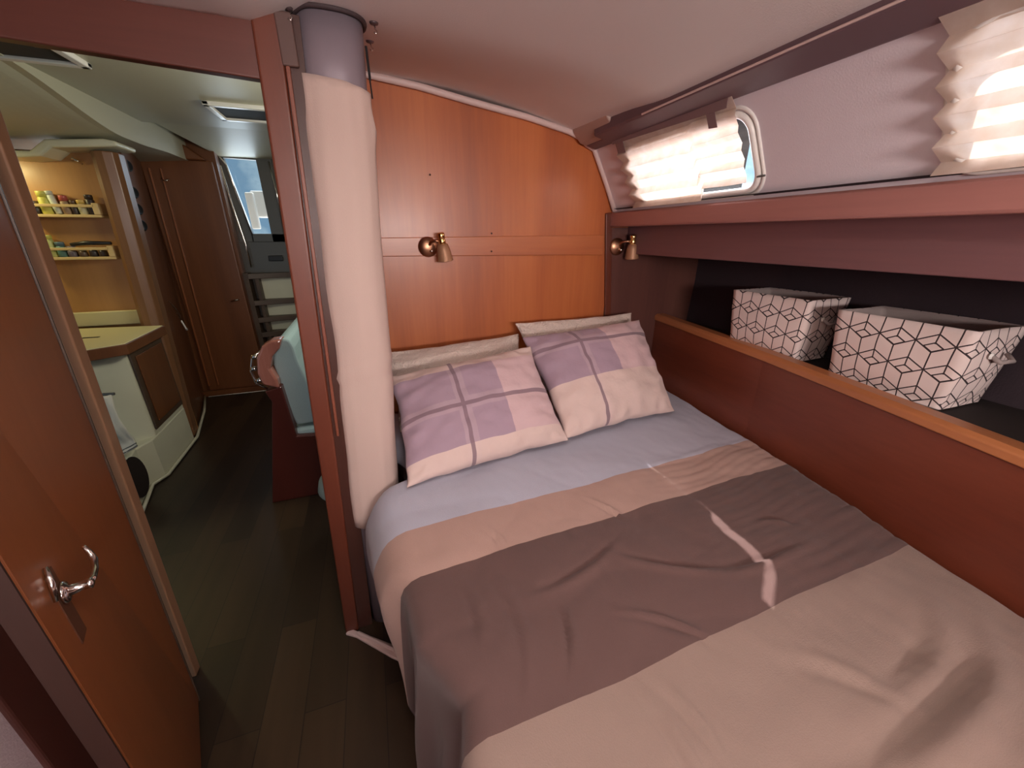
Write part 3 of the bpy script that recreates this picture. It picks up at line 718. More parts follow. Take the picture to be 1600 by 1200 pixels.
# small plugged screw holes and screws
for x, z in ((.535, 1.447), (.275, 1.672), (.53, 1.40 - .03)):
    bm = B(); lathe(bm, [(.004, 0), (.004, .0015), (.0, .002)], Matrix.Translation((x, 1.7995 if z > 1.44 or z < 1.35 else 1.789, z)) @ Matrix.Rotation(PI / 2, 4, 'X'), 12, False)
    tag(link('screw', bm, plain('dark_screw', (70, 34, 20), .5), smooth=True), {.535: 'dark screw head just above the bulkhead rail', .275: 'dark screw head high on the bulkhead panel'}.get(x, 'dark screw head in the middle of the bulkhead rail'), 'screw', 'screws in the bulkhead')
# ceiling hooks
for k, (x, y) in enumerate(((.078, 1.235), (.072, 1.39), (-.105, 1.19))):
    z = ceil_z(x, y); lab = ('small metal hook on the ceiling right of the mast post, nearer the camera', 'small metal hook on the ceiling right of the mast post, nearer the bulkhead', 'small metal hook on the ceiling left of the mast post')[k]
    t = thing('ceiling_hook', lab, 'hook', (x, y, z), 'ceiling hooks around the post')
    bm = B(); lathe(bm, [(.011, 0), (.010, -.003), (.004, -.005)], Matrix.Translation((x, y, z)), 16); part('base', bm, plain('dull_steel%d' % k, (110, 96, 98), .4, .8), t, smooth=True)
    bm = B(); tube(bm, [(x, y, z - .003), (x + .002, y, z - .012), (x + .006, y - .002, z - .017), (x + .003, y - .004, z - .023), (x - .002, y - .004, z - .020)], .0018, 8); part('hook', bm, M_CHROME, t, smooth=True)

# ------------------------------------------------------------------ pleated blinds
def blind(name, y0, y1, ztop, zbot, label, tapes, gap=None, seed=0, flat=False):
    bm = B(); NP = 5; rows = NP * 2
    def P(u, v):
        y = y0 + (y1 - y0) * u; k = v * rows; zig = .5 + .5 * math.cos(PI * (k % 2)) if False else abs((k % 2) - 1)
        z = ztop - (ztop - zbot) * v
        if gap:
            gz = gap(y); z = ztop - (ztop - gz) * v if gz > zbot else z
        off = -.012 - .020 * zig + .003 * nz3(u * 3 + seed, v * 4)
        y += (.010 * zig - .005) * (1 if u > .98 else -1 if u < .02 else 0) + .004 * nz3(v * 5, seed)
        return side(y, z + .003 * nz3(u * 4, v * 9, seed), off)
    grid(bm, P, 40, rows)
    o = thing(name, label, 'blind', side((y0 + y1) / 2, zbot, -.015), 'pleated blinds over the side windows')
    part('pleated_shade', bm, M_BLIND, o, solid=.0008)
    for (ty, tw, z0, z1, lean) in tapes:
        bm = B()
        hexa(bm, [side(ty, z0, -.032), side(ty + tw, z0 + .003, -.032), side(ty + tw, z0 + .003, -.0335), side(ty, z0, -.0335)],
             [side(ty + lean, z1, -.030), side(ty + tw + lean, z1, -.030), side(ty + tw + lean, z1, -.0315), side(ty + lean, z1, -.0315)])
        part('tape', bm, M_TAPE, o, 'grey strip of tape')
    return o
blind('window_blind', 1.014, 1.60, 1.800, 1.553, 'cream pleated paper blind over the far side window near the bulkhead, glaring at its foot',
      [(1.075, .032, 1.742, 1.80, 0.), (1.535, .05, 1.752, 1.80, .0)], gap=lambda y: 1.590 if y < 1.20 else 1.553, seed=2)
blind('window_blind', .02, .565, 1.800, 1.556, 'cream pleated paper blind over the near side window at the right edge',
      [(.405, .035, 1.735, 1.80, 0.)], seed=5)
# dark tape along the top of the far blind and a torn paper strip on the sill
bm = B(); hexa(bm, [side(1.03, 1.778, -.036), side(1.60, 1.790, -.036), side(1.60, 1.790, -.034), side(1.03, 1.778, -.034)], [side(1.02, 1.80, -.034), side(1.60, 1.80, -.034), side(1.60, 1.80, -.032), side(1.02, 1.80, -.032)])
far_blind = [o for o in bpy.data.objects if o.name.startswith('window_blind') and 'far' in o.get('label', '')][0]
part('header_tape', bm, M_TAPE, far_blind, 'grey strip of tape')

# ------------------------------------------------------------------ storage baskets
def basket(front, ln, dep, h, rot, label):
    """front: near top corner at the bed side; ln runs aft, dep outboard"""
    t = thing('storage_basket', label, 'basket', front, 'cube-print fabric baskets on the shelf')
    bm = B(); lay = bm.loops.layers.uv.new('UVMap'); nU, nV = 60, 14; per = 2 * (ln + dep)
    def outline(s, v):   # s along the perimeter starting at the forward front corner
        e = .02 * (1 - v); L, D = ln - 2 * e, dep - 2 * e; x = y = 0
        if s < ln: x, y = e, -e - L * s / ln; nx, ny, f = -1, 0, s / ln
        elif s < ln + dep: x, y = e + D * (s - ln) / dep, -e - L; nx, ny, f = 0, -1, (s - ln) / dep
        elif s < 2 * ln + dep: x, y = e + D, -e - L + L * (s - ln - dep) / ln; nx, ny, f = 1, 0, (s - ln - dep) / ln
        else: x, y = e + D - D * (s - 2 * ln - dep) / dep, -e; nx, ny, f = 0, 1, (s - 2 * ln - dep) / dep
        bow = math.sin(PI * f); b = (.014 * bow * math.sin(PI * v) - (.006 * bow * v)) + .004 * nz3(s * 9, v * 4, ln * 10)
        if ny == 0 and nx == 1: b += .02 * bow
        return x + nx * b, y + ny * b
    V = []
    for i in range(nU + 1):
        s = per * (i % nU) / nU
        V.append([None] * (nV + 1))
        for j in range(nV + 1):
            if i == nU: V[i][j] = V[0][j]; continue
            v = j / nV; x, y = outline(s, v); V[i][j] = bm.verts.new((x, y, -h + h * v))
    for i in range(nU):
        for j in range(nV):
            q = ((i, j), (i + 1, j), (i + 1, j + 1), (i, j + 1)); f = bm.faces.new([V[a][b] for a, b in q])
            for l, (a, b) in zip(f.loops, q): l[lay].uv = (per * a / nU, h * b / nV)
    bm.faces.new([V[i][0] for i in range(nU)])
    R = Matrix.Rotation(rot, 4, 'Z')
    ob = link('body', bm, M_BASK, t, smooth=True, solid=.006, mats=[M_BASK, M_BASK_IN])
    md = ob.modifiers['solid']; md.material_offset = 1; md.offset = -1; md.use_rim = True
    for m_ in [md]: m_.material_offset_rim = 0
    t.rotation_euler = (0, 0, rot)
    bm = B(); cy = -ln - .010
    tube(bm, [(dep * .36, cy + .002, -h * .30), (dep * .40, cy - .014, -h * .36), (dep * .62, cy - .018, -h * .36), (dep * .68, cy + .002, -h * .30)], .006, 8)
    link('handle', bm, M_BASK_IN, t, smooth=True)
    bm = B(); lathe(bm, [(.009, 0), (.008, .004), (0, .006)], Matrix.Translation((dep * .36, cy + .004, -h * .30)) @ Matrix.Rotation(PI / 2, 4, 'X'), 14, False)
    link('rivet', bm, M_KNOB, t, smooth=True)
basket((1.478, 1.292, 1.218), .330, .225, .242, .03, 'smaller-looking white storage basket with black cube print, farther along the shelf towards the bulkhead')
basket((1.462, .856, 1.207), .345, .225, .231, -.02, 'white storage basket with black cube print, nearer on the shelf at the right')

# ------------------------------------------------------------------ saloon seen through the doorway
SZ = 2.12
bm = B(); box(bm, -.17, .4, 1.9, 1.95, 1.9, 2.2); struct('wall_left', bm, M_SCEIL)
bm = B(); box(bm, -1.30, .15, 1.21, 1.9, SZ, SZ + .08); box(bm, -1.30, .40, 1.9, 3.55, SZ, SZ + .08); box(bm, -1.30, .40, 3.55, 4.9, 2.16, 2.24)
struct('ceiling', bm, M_SCEIL, 'cream saloon headliner', bevel=.01)
bm = B(); prism(bm, [(-1.30, 2.20), (-1.30, SZ), (-1.62, 2.03), (-1.75, 1.955), (-2.6, 1.90), (-2.6, 2.2)], 'Y', 1.21, 4.9)
struct('ceiling', bm, M_SCEIL, 'cream saloon headliner sloping down to the side')
def low_liner(u, v):
    X = -2.6 + 1.32 * min(1, u / .9); Yv = 2.35 + 1.88 * v
    t_ = max(0, min(1, (X + 1.75) / .45)); hi = 1.945 + (.17 if X > -1.32 else .17 * t_); lo_ = 1.945 + .035 * t_ + .02 * sstep((Yv - 3.4) / .5)
    z = hi + (lo_ - hi) * sstep((Yv - 2.35) / .9) - .004
    return (X, Yv, z + (max(0, u - .9) / .1) * .22)
bm = B(); grid(bm, low_liner, 40, 30); o = struct('ceiling', bm, M_SCEIL, 'cream liner dipping towards the galley panel', smooth=False)
# liner moulding above the galley panel
bm = B()
def band_pts(y, dz=0): return [(-2.3, 1.84), (-1.76, 1.838), (-1.66, 1.850), (-1.60, 1.895), (-1.34, 1.915), (-1.30, 1.92), (-1.30, 1.945), (-1.36, 1.955), (-1.62, 1.935), (-1.70, 1.875), (-2.3, 1.865)]
prism(bm, band_pts(0), 'Y', 3.18, 3.40); struct('trim_22', bm, M_WHITE, 'white liner moulding above the spice racks', bevel=.02)
# side closures
bm = B(); box(bm, -2.7, -2.5, 1.2, 4.9, 0, 2.2); struct('wall_left', bm, W_GAL)
bm = B(); box(bm, .34, .40, 1.83, 4.9, 0, 2.2); struct('wall_right', bm, W_SAL)
# galley panel
bm = B(); box(bm, -2.5, -1.44, 3.345, 3.375, 0, 1.90); struct('wall_back', bm, W_GAL, 'pale orange wood panel carrying the spice racks')
# rounded corner post beside it and mug rack wall
bm = B(); prism(bm, [(-1.47, 3.26), (-1.44, 3.235), (-1.40, 3.23), (-1.36, 3.245), (-1.345, 3.28), (-1.35, 3.36), (-1.47, 3.36)], 'Z', 0, 1.90)
bm.transform(Matrix.Translation((-.5 * 0, 0, 0)))
for v in bm.verts: v.co.x -= .09 * (1 - v.co.z / 1.95)
struct('trim_23', bm, wood('worn_post_wood', (112, 76, 50), (124, 86, 58), (140, 100, 70), 'Z', 6), 'rounded wood corner post beside the spice racks', bevel=.006)
bm = B(); hexa(bm, [(-1.46, 3.36, 0), (-1.66, 4.20, 0), (-1.72, 4.20, 0), (-1.52, 3.36, 0)], [(-1.36, 3.36, 2.0), (-1.60, 4.20, 2.0), (-1.66, 4.20, 2.0), (-1.42, 3.36, 2.0)])
struct('wall_left', bm, W_SAL, 'brown wood partition between the rack panel and the saloon door')
for k, z in enumerate((1.86, 1.70, 1.60, 1.50)):
    y = 3.46 + (.0 if k else .04); x = -1.37 - .24 * (y - 3.36) / .84 - .1 * (1 - z / 2.0) + .004
    bm = B(); lathe(bm, [(.034, 0), (.036, .006), (.030, .012), (.024, .008)], Matrix.Translation((x + .0, y, z)) @ Matrix.Rotation(math.radians(-14), 4, 'Z') @ Matrix.Rotation(PI / 2, 4, 'Y'), 24, True)
    tag(link('gauge', bm, M_BLACK, smooth=True), 'round black gauge on the brown partition, %s' % ('highest of the column', 'second from the top', 'third from the top', 'lowest of the column')[k], 'gauge', 'gauges on the brown partition')
# saloon door
d2 = B(); box(d2, -1.60, -1.12, 4.18, 4.21, .05, 2.0)
d2o = struct('door_2', d2, W_SAL, 'reddish brown wood saloon door', bevel=.006)
for x, wd in ((-1.575, .012), (-1.50, .010)):
    bm = B(); hexa(bm, [(x - .02, 4.165, .1), (x - .02 + wd, 4.165, .1), (x - .02 + wd, 4.18, .1), (x - .02, 4.18, .1)], [(x + .02, 4.165, 1.93), (x + .02 + wd, 4.165, 1.93), (x + .02 + wd, 4.18, 1.93), (x + .02, 4.18, 1.93)])
    link('door_molding', bm, W_DOOR, d2o, bevel=.003)
bm = B(); tube(bm, [(-1.49, 4.176, 1.86), (-1.475, 4.16, 1.845), (-1.455, 4.16, 1.845), (-1.44, 4.176, 1.86)], .006, 8); link('door_hook', bm, M_CHROME, d2o, smooth=True)
bm = B(); tube(bm, [(-1.225, 4.178, .885), (-1.225, 4.15, .885), (-1.19, 4.145, .892), (-1.165, 4.150, .893)], .007, 8); link('door_handle', bm, M_CHROME, d2o, smooth=True)
bm = B(); box(bm, -1.66, -1.10, 4.15, 4.19, 0, .05); struct('trim_24', bm, W_SAL)
bm = B(); tube(bm, [(-1.60, 4.13, .006), (-1.12, 4.11, .012)], .006, 6); struct('trim_25', bm, M_CHROME, 'metal threshold strip below the saloon door')
bm = B(); hexa(bm, [(-2.0, 4.22, 0), (-1.1, 4.22, 0), (-1.1, 4.30, 0), (-2.0, 4.30, 0)], [(-2.0, 4.22, 2.3), (-1.1, 4.22, 2.3), (-1.1, 4.30, 2.3), (-2.0, 4.30, 2.3)])
struct('wall_back', bm, W_SAL)
bm = B(); prism(bm, [(-2.0, 2.0), (-1.15, 2.0), (-1.27, 2.10), (-1.40, 2.14), (-2.0, 2.14)], 'Y', 4.14, 4.20); struct('trim_26', bm, W_SAL, bevel=.01)

# companionway wall with washboard opening
cw = [(-1.12, 4.40), (.34, 4.40)]
bm = B()
for q in ((-1.14, -1.10, 0, 2.3), (-.72, .36, 0, 2.3), (-1.10, -.72, 0, 1.38), (-1.10, -.72, 2.085, 2.3)): box(bm, q[0], q[1], 4.36, 4.44, q[2], q[3])
struct('wall_back', bm, M_GREYF, 'grey companionway surround')
bm = B(); prism(bm, [(-1.10, 2.085), (-1.10, 1.38), (-.985, 1.38), (-.985, 1.45), (-1.075, 2.055), (-.72, 2.045), (-.72, 2.085)], 'Y', 4.345, 4.40)
box(bm, -.865 + .03, -.72, 4.345, 4.40, 1.38, 2.05); box(bm, -1.0, -.72, 4.345, 4.40, 1.38, 1.452)
wf = struct('window_4', bm, M_GREYF, 'dark grey frame of the companionway opening', bevel=.004)
bm = B(); vs = [bm.verts.new(p) for p in ((-1.09, 4.41, 1.4), (-.73, 4.41, 1.4), (-.73, 4.41, 2.08), (-1.09, 4.41, 2.08))]; bm.faces.new(vs); link('pane', bm, G_TINT, wf)
bm = B(); tube(bm, [(-1.096, 4.33, 2.06), (-1.06, 4.325, 2.0), (-.985, 4.33, 1.44)], .006, 8); tube(bm, [(-1.10, 4.32, 1.99), (-1.09, 4.32, 1.78), (-1.075, 4.32, 1.60), (-1.05, 4.32, 1.35), (-1.05, 4.32, 1.16)], .008, 8)
tag(link('grab_rail', bm, M_CHROME, smooth=True), 'chrome grab rails on the left of the companionway opening', 'rail')
bm = B(); tube(bm, [(-.735, 4.33, 2.04), (-.72, 4.32, 1.8), (-.725, 4.33, 1.44)], .006, 8); tag(link('grab_rail', bm, M_CHROME, smooth=True), 'chrome grab rail on the right of the companionway opening, by the doorway upright', 'rail')
bm = B(); box(bm, -3, 2.5, 4.46, 8, 1.08, 1.20); struct('ground', bm, M_KNOB, 'white outer deck beyond the companionway')
# white winch seat / instrument box standing on deck outside
t = thing('deck_box', 'white moulded box standing on deck outside the companionway opening', 'box', (-1.0, 5.2, 1.20))
bm = B(); box(bm, -1.12, -.84, 5.18, 5.40, 1.62, 1.88); part('body', bm, M_KNOB, t, bevel=.02)
bm = B(); box(bm, -1.16, -1.08, 5.14, 5.20, 1.50, 1.86); part('bracket', bm, M_KNOB, t, bevel=.015)
bm = B(); box(bm, -.98, -.93, 5.22, 5.28, 1.20, 1.63); part('leg', bm, M_KNOB, t, bevel=.01)
# liner step above the opening
bm = B(); hexa(bm, [(-1.28, 3.62, 2.155), (.36, 3.62, 2.155), (.36, 4.36, 2.06), (-1.10, 4.36, 2.06)], [(-1.28, 3.62, 2.17), (.36, 3.62, 2.17), (.36, 4.36, 2.17), (-1.10, 4.36, 2.17)])
struct('ceiling', bm, M_SCEIL, 'cream liner panel over the companionway', bevel=.006)
# ladder
lad = thing('companionway_ladder', 'companionway steps with dark curved treads and cream risers below the grey opening', 'ladder', (-.85, 4.3, 0))
bm = B(); box(bm, -1.02, .0, 4.30, 4.355, .0, 1.10); part('riser_board', bm, M_WHITE, lad)
for z in (1.10, .86, .70, .56, .41, .24):
    bm = B(); pts = [(-1.06, 4.30)] + [(-1.06 + .72 * k / 12, 4.17 + .07 * math.sin(PI * k / 12)) for k in range(13)] + [(-.34, 4.30)]
    prism(bm, pts, 'Z', z - .022 - .012, z + .012); part('tread', bm, W_STEP, lad, bevel=.004)
bm = B(); hexa(bm, [(-1.10, 4.18, 0), (-1.06, 4.18, 0), (-1.06, 4.30, 0), (-1.10, 4.30, 0)], [(-1.10, 4.18, 1.12), (-1.06, 4.18, 1.12), (-1.06, 4.30, 1.12), (-1.10, 4.30, 1.12)]); part('side_rail', bm, W_STEP, lad, bevel=.004)
bm = B(); hexa(bm, [(-1.02, 4.20, .3), (-.99, 4.20, .3), (-.99, 4.30, .3), (-1.02, 4.30, .3)], [(-1.02, 4.20, 1.1), (-.99, 4.20, 1.1), (-.99, 4.30, 1.1), (-1.02, 4.30, 1.1)]); part('side_rail', bm, W_STEP, lad, bevel=.004)
bm = B(); box(bm, -.90, -.78, 4.335, 4.36, 1.21, 1.26); tag(link('switch_panel', bm, M_BLACK, bevel=.006), 'small dark switch panel below the companionway opening', 'switch')

# ceiling hatches in the saloon
def hatch(x0, x1, y0, y1, label):
    t = thing('ceiling_hatch', label, 'hatch', ((x0 + x1) / 2, (y0 + y1) / 2, SZ), 'saloon ceiling hatches')
    bm = B(); f = .035
    for a in ((x0, x0 + f, y0, y1), (x1 - f, x1, y0, y1), (x0, x1, y0, y0 + f), (x0, x1, y1 - f, y1)): box(bm, *a, SZ - .022, SZ + .001)
    part('frame', bm, M_KNOB, t, bevel=.006)
    bm = B(); box(bm, x0 + f, x1 - f, y0 + f, y1 - f, SZ - .010, SZ - .004); part('lid', bm, plain('smoked_acrylic', (34, 36, 42), .7, 0), t)
    bm = B(); box(bm, x1 - f * 1.6, x1 - f * .6, (y0 + y1) / 2 - .02, (y0 + y1) / 2 + .02, SZ - .034, SZ - .02); part('latch', bm, M_GREYF, t, bevel=.003)
hatch(-1.48, -1.02, 1.98, 2.50, 'dark smoked ceiling hatch in a white frame, at the upper left above the galley')
hatch(-.76, -.32, 2.90, 3.24, 'dark smoked ceiling hatch in a white frame, next to the doorway upright')

# ------------------------------------------------------------------ spice racks and jars
def rack(z, label, x0=-1.905, x1=-1.525):
    t = thing('spice_rack', label, 'rack', ((x0 + x1) / 2, 3.30, z), 'spice racks on the galley panel')
    bm = B(); box(bm, x0, x1, 3.265, 3.345, z - .016, z); part('shelf', bm, W_TEAK, t, bevel=.003)
    bm = B(); box(bm, x0, x1 - .02, 3.262, 3.272, z + .040, z + .056); part('rail', bm, W_TEAK, t, bevel=.003)
    for x in (x0, x1 - .03):
        bm = B(); box(bm, x, x + .03, 3.262, 3.345, z, z + .065); part('end_post', bm, W_TEAK, t, bevel=.004)
rack(1.556, 'upper pale wood spice rack on the galley panel')
rack(1.312, 'lower pale wood spice rack on the galley panel')
def jar(x, z, r, h, body, lid, label, grp, lidh=.022, tilt=0.):
    t = thing('spice_jar', label, 'jar', (x, 3.308, z), grp)
    bm = B(); M = Matrix.Translation((x, 3.308, z)) @ Matrix.Rotation(tilt, 4, 'Y')
    lathe(bm, [(r * .9, 0), (r, .004), (r, h - lidh - .010), (r * .82, h - lidh)], M, 18); part('jar_body', bm, body, t, smooth=True)
    bm = B(); lathe(bm, [(r * .95, h - lidh), (r * .97, h - .003), (r * .9, h)], M, 18); part('lid', bm, lid, t, smooth=True)
J = {n: plain('jar_' + n, c, .4) for n, c in dict(yellow=(206, 200, 96), palelime=(196, 196, 122), white=(206, 212, 196), red=(176, 84, 74), clay=(156, 128, 100), dark=(58, 46, 40), mustard=(212, 176, 92),
     cream=(206, 200, 160), teal=(92, 128, 118), mauve=(108, 96, 104), brown=(96, 74, 56), steel=(88, 112, 122)).items()}
U = 'jars on the upper spice rack'; Lw = 'jars on the lower spice rack'; z1, z2 = 1.5565, 1.3125
jar(-1.843, z1, .028, .072, J['dark'], J['brown'], 'dark short jar at the left end of the upper spice rack', U)
jar(-1.788, z1, .026, .125, J['yellow'], J['yellow'], 'tall yellow jar with yellow lid on the upper spice rack', U, .03)
jar(-1.738, z1 + .0025, .017, .126, J['white'], J['white'], 'slim whitish bottle leaning on the upper spice rack', U, .02, -.14)
jar(-1.698, z1, .020, .105, J['clay'], J['red'], 'clay jar with red lid on the upper spice rack', U, .03)
jar(-1.660, z1, .015, .078, J['dark'], J['brown'], 'slim dark jar left of the mustard jar on the upper spice rack', U)
jar(-1.620, z1, .021, .082, J['cream'], J['mustard'], 'cream jar with mustard lid on the upper spice rack', U)
jar(-1.576, z1, .020, .112, J['dark'], J['dark'], 'dark jar at the right end of the upper spice rack', U)
jar(-1.845, z2, .023, .128, J['palelime'], J['yellow'], 'pale jar with bright yellow lid at the left end of the lower spice rack', Lw, .022)
jar(-1.797, z2, .022, .088, J['teal'], J['steel'], 'teal jar with blue lid on the lower spice rack', Lw)
jar(-1.750, z2, .022, .062, J['mauve'], J['mauve'], 'greyish mauve jar in the middle of the lower spice rack', Lw)
jar(-1.700, z2, .021, .050, J['brown'], J['white'], 'low brown jar with white lid on the lower spice rack', Lw, .014)
jar(-1.648, z2, .020, .055, J['dark'], J['white'], 'low dark jar with white lid right on the lower spice rack', Lw, .012)
jar(-1.600, z2, .020, .050, J['dark'], J['cream'], 'low dark jar with cream lid at the right end of the lower spice rack', Lw, .012)
bm = B(); tube(bm, [(-1.74, 3.30, 1.385), (-1.66, 3.298, 1.394), (-1.54, 3.30, 1.392)], [.010, .013, .009], 12)
tag(link('folded_tool', bm, M_BLACK, smooth=True), 'long dark folded tool lying across the jars of the lower spice rack', 'tool')
bm = B(); tube(bm, [(-1.60, 3.335, 1.855), (-1.585, 3.31, 1.862), (-1.57, 3.31, 1.85), (-1.56, 3.335, 1.838)], .006, 8)
tag(link('wall_clip', bm, M_CHROME, smooth=True), 'small bright clip on the galley panel above the racks', 'clip')

# ------------------------------------------------------------------ galley counter unit
ct = thing('galley_cabinet', 'white angled galley cabinet with a framed brown door below the cream counter', 'cabinet', (-1.8, 3.0, 0))
bm = B(); prism(bm, [(-1.62, 2.66), (-1.52, 2.66), (-1.405, 2.76), (-1.42, 3.22), (-2.45, 3.30), (-2.45, 2.66)], 'Z', .10, .805)
part('body', bm, M_WHITE, ct, bevel=.008)
# door on the aisle face
def aisle(y, z, out): 
    t = (y - 2.76) / .46; return (-1.405 - .015 * t + out, y, z)
bm = B(); fr = [(2.775, .30), (3.195, .30), (3.195, .80), (2.775, .80)]
hexa(bm, [aisle(y, z, .001) for y, z in fr], [aisle(y, z, .014) for y, z in fr]); dframe = part('door_frame', bm, W_STEP, ct, 'dark door surround', bevel=.003)
bm = B(); fr = [(2.815, .34), (3.16, .34), (3.16, .765), (2.815, .765)]
hexa(bm, [aisle(y, z, .014) for y, z in fr], [aisle(y, z, .022) for y, z in fr]); part('door', bm, W_SAL, ct, 'plain brown door', bevel=.003)
# flared white plinth
bm = B(); lo = [(-1.375, 2.30), (-1.44, 2.60), (-1.40, 2.70), (-1.415, 3.215), (-1.50, 3.215), (-1.9, 3.2), (-1.9, 2.30)]
prism(bm, lo, 'Z', 0, .265); part('plinth', bm, M_WHITE, ct, bevel=.01)
bm = B(); tube(bm, [(-1.355, 2.30, .012), (-1.425, 2.595, .012), (-1.385, 2.695, .012), (-1.40, 3.22, .012), (-1.52, 3.75, .012), (-1.64, 4.15, .012)], .010, 8); part('kick_trim', bm, M_WHITE, ct, smooth=True)
bm = B(); lathe(bm, [(.075, 0), (.075, .004), (.0, .005)], Matrix.Translation((-1.386, 2.42, .17)) @ Matrix.Rotation(math.radians(-10), 4, 'Z') @ Matrix.Scale(1.7, 4, (0, 0, 1)) @ Matrix.Rotation(PI / 2, 4, 'Y'), 28, False)
part('vent_opening', bm, M_DARK, ct)
# counter
co = thing('galley_counter', 'cream galley worktop with raised backsplash and wood edge', 'counter', (-1.8, 3.0, .82))
bm = B(); prism(bm, [(-1.60, 2.60), (-1.50, 2.60), (-1.36, 2.70), (-1.375, 3.20), (-2.45, 3.34), (-2.45, 2.60)], 'Z', .835, .872); part('worktop', bm, plain('cream_laminate', (212, 204, 158), .4), co, bevel=.004)
bm = B(); prism(bm, [(-1.606, 2.592), (-1.497, 2.592), (-1.352, 2.696), (-1.367, 3.205), (-1.385, 3.205), (-1.372, 2.706), (-1.504, 2.61), (-1.606, 2.61)], 'Z', .808, .868); part('edge_band', bm, W_SAL, co, bevel=.004)
bm = B(); prism(bm, [(-2.3, .872), (-1.44, .872), (-1.455, .93), (-1.49, .965), (-2.3, .965)], 'Y', 3.31, 3.343); part('backsplash', bm, plain('cream_backsplash', (206, 196, 150), .45), co, bevel=.006)
bm = B(); box(bm, -1.66, -1.58, 2.92, 2.94, .872, .874); part('lid_slot', bm, M_DARK, co)
# towel on a rail on the cabinet's end
bm = B()
def tw(u, v):
    x = -1.475 + .075 * u + .02 * v + .006 * nz3(u * 3, v * 4, 2); y = 2.49 - .03 * math.sin(PI * min(1, v * 1.2)) + .03 * u + .01 * nz3(u * 4, v * 3); z = .635 - .32 * v - .035 * (1 - u) * v
    return (x, y, z)
grid(bm, tw, 10, 24)
tt = thing('hand_towel', 'white hand towel with dark striped hem hanging beside the galley cabinet', 'towel', (-1.44, 2.5, .3))
part('cloth', bm, F_TOWEL, tt, smooth=True, solid=.012)
bm = B()
for a in (.92, .97):
    tube(bm, [tuple(Vector(tw(u / 6, a)) + Vector((.004, -.010, 0))) for u in range(7)], .0035, 6)
part('hem_stripe', bm, M_GREYF, tt)
bm = B(); tube(bm, [(-1.56, 2.52, .650), (-1.39, 2.52, .640)], .008, 8); box(bm, -1.58, -1.54, 2.50, 2.655, .635, .665)
tag(link('towel_rail', bm, M_GREYF, smooth=False), 'grey towel rail fixed to the end of the galley cabinet', 'rail')
# whisk-like hanging utensil on partition
t = thing('hanging_whisk', 'thin pale whisk hanging on the brown partition near the saloon door', 'utensil', (-1.49, 3.72, .85))
bm = B()
for k in range(4):
    a = PI * k / 4; pts = []
    for i in range(13):
        s = i / 12; wv = .024 * math.sin(PI * s) * (1 if True else 0)
        pts.append((-1.488 + wv * math.cos(a) * .5, 3.665 + .10 * s + wv * math.sin(a), .97 - .17 * s))
    tube(bm, pts, .0022, 6)
part('wires', bm, M_CHROME, t, smooth=True)
bm = B(); tube(bm, [(-1.488, 3.765, .80), (-1.488, 3.80, .735), (-1.488, 3.81, .715)], [.005, .007, .009], 8); part('handle', bm, M_KNOB, t, smooth=True)

# ------------------------------------------------------------------ settee with curved wood end
st = thing('settee', 'blue upholstered settee with a curved wood end and chrome rail', 'settee', (-.40, 2.4, 0))
bm = B(); prism(bm, [(-.70, 0), (-.58, .62), (-.60, .68), (-.52, .70), (-.50, .40), (-.05, .36), (-.05, 0)], 'Y', 2.17, 2.24); part('end_panel', bm, plain('dark_red_wood', (74, 28, 20), .35, coat=.3), st, bevel=.006)
bm = B(); box(bm, -.62, .2, 2.24, 3.1, .0, .30); part('base', bm, W_FRAME, st, bevel=.006)
curve_out = [(-.53, .69), (-.60, .72), (-.612, .78), (-.60, .86), (-.565, .92), (-.52, .945), (-.47, .95), (-.49, .90), (-.53, .86), (-.55, .80), (-.53, .74)]
bm = B(); prism(bm, curve_out, 'Y', 2.165, 2.26); part('arm_cap', bm, wood('arm_wood', (150, 93, 80), (164, 105, 90), (178, 119, 104), 'Z', 8, .2, .6), st, bevel=.012)
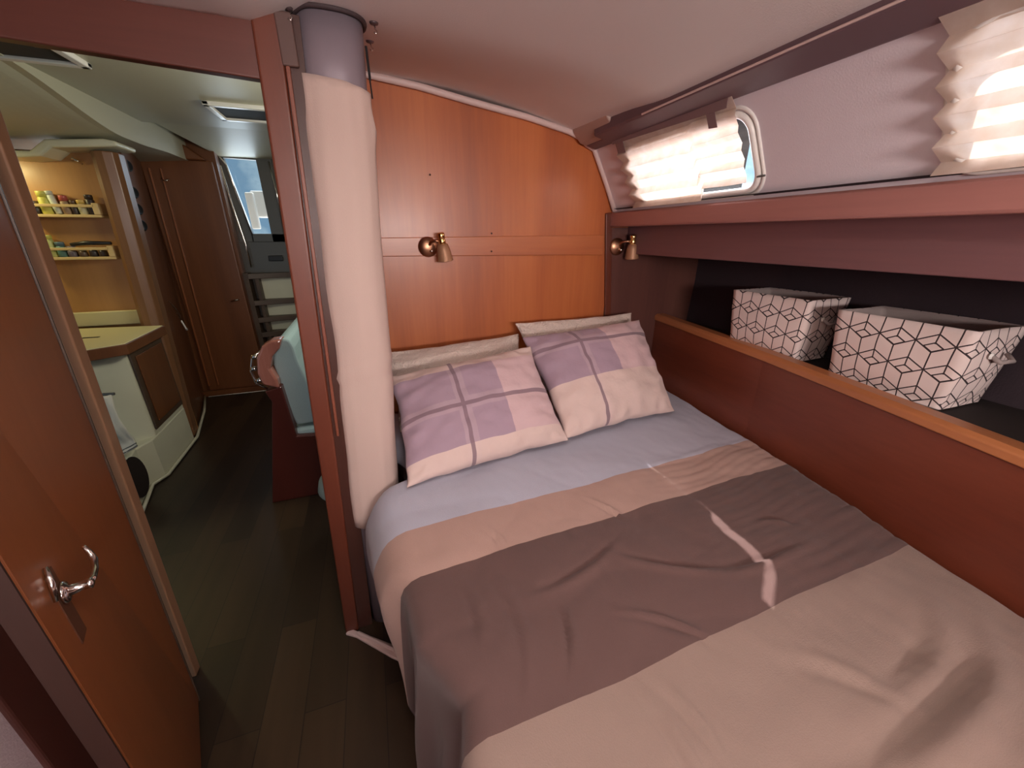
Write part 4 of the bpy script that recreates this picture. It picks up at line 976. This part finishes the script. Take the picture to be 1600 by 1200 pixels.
bm = B(); tube(bm, [(-.565, 2.20, .90), (-.625, 2.20, .86), (-.645, 2.20, .79), (-.635, 2.20, .72), (-.59, 2.20, .685)], .006, 10)
for zz, xx in ((.862, -.605), (.80, -.622), (.735, -.612)):
    lathe(bm, [(.012, 0), (.012, .03)], Matrix.Translation((xx - .022, 2.20, zz)) @ Matrix.Rotation(PI / 2, 4, 'Y'), 12)
part('rail', bm, M_CHROME, st, 'chrome rail', smooth=True)
back = [(-.545, .80), (-.535, .87), (-.505, .93), (-.475, .945), (-.445, .935), (-.43, .89), (-.425, .82), (-.40, .70), (-.375, .55), (-.36, .45), (-.50, .44), (-.535, .60), (-.535, .72)]
bm = B(); prism(bm, back, 'Y', 2.22, 2.95); part('back_cushion', bm, M_BLUEUP, st, bevel=.03)
bm = B(); box(bm, -.52, .15, 2.20, 3.0, .30, .43); part('seat_cushion', bm, M_BLUEUP, st, bevel=.03)
bm = B(); box(bm, -.36, .1, 2.95, 3.10, .43, .86); part('side_cushion', bm, M_BLUEUP, st, bevel=.03)
bm = B(); lathe(bm, [(.0, 0), (.08, .0), (.14, .02), (.16, .05), (.15, .09), (.08, .115), (0, .12)], Matrix.Translation((-.20, 1.72, .28)), 32, False)
cu = link('round_cushion', bm, M_BLUEUP, smooth=True); tag(cu, 'round blue cushion on a low stool just behind the doorway upright', 'cushion')
bm = B(); lathe(bm, [(.12, 0), (.12, .02), (.10, .04), (.10, .24), (.13, .26), (.13, .279)], Matrix.Translation((-.20, 1.72, 0)), 28)
tag(link('stool', bm, plain('stool_red_wood', (80, 30, 20), .4), smooth=False), 'low dark wood stool under the round blue cushion', 'stool')
# galley lamp: warm light over the counter
t = thing('galley_lamp', 'warm strip lamp under the liner over the galley counter', 'lamp', (-2.05, 3.2, 1.86))
bm = B(); box(bm, -2.20, -1.98, 3.24, 3.30, 1.855, 1.875); part('housing', bm, M_KNOB, t, bevel=.004)
lamp('galley_lamp_light', 'AREA', (-2.05, 3.10, 1.82), 2.6, (1, .88, .42), (.3, .2, -1), .20, .08)
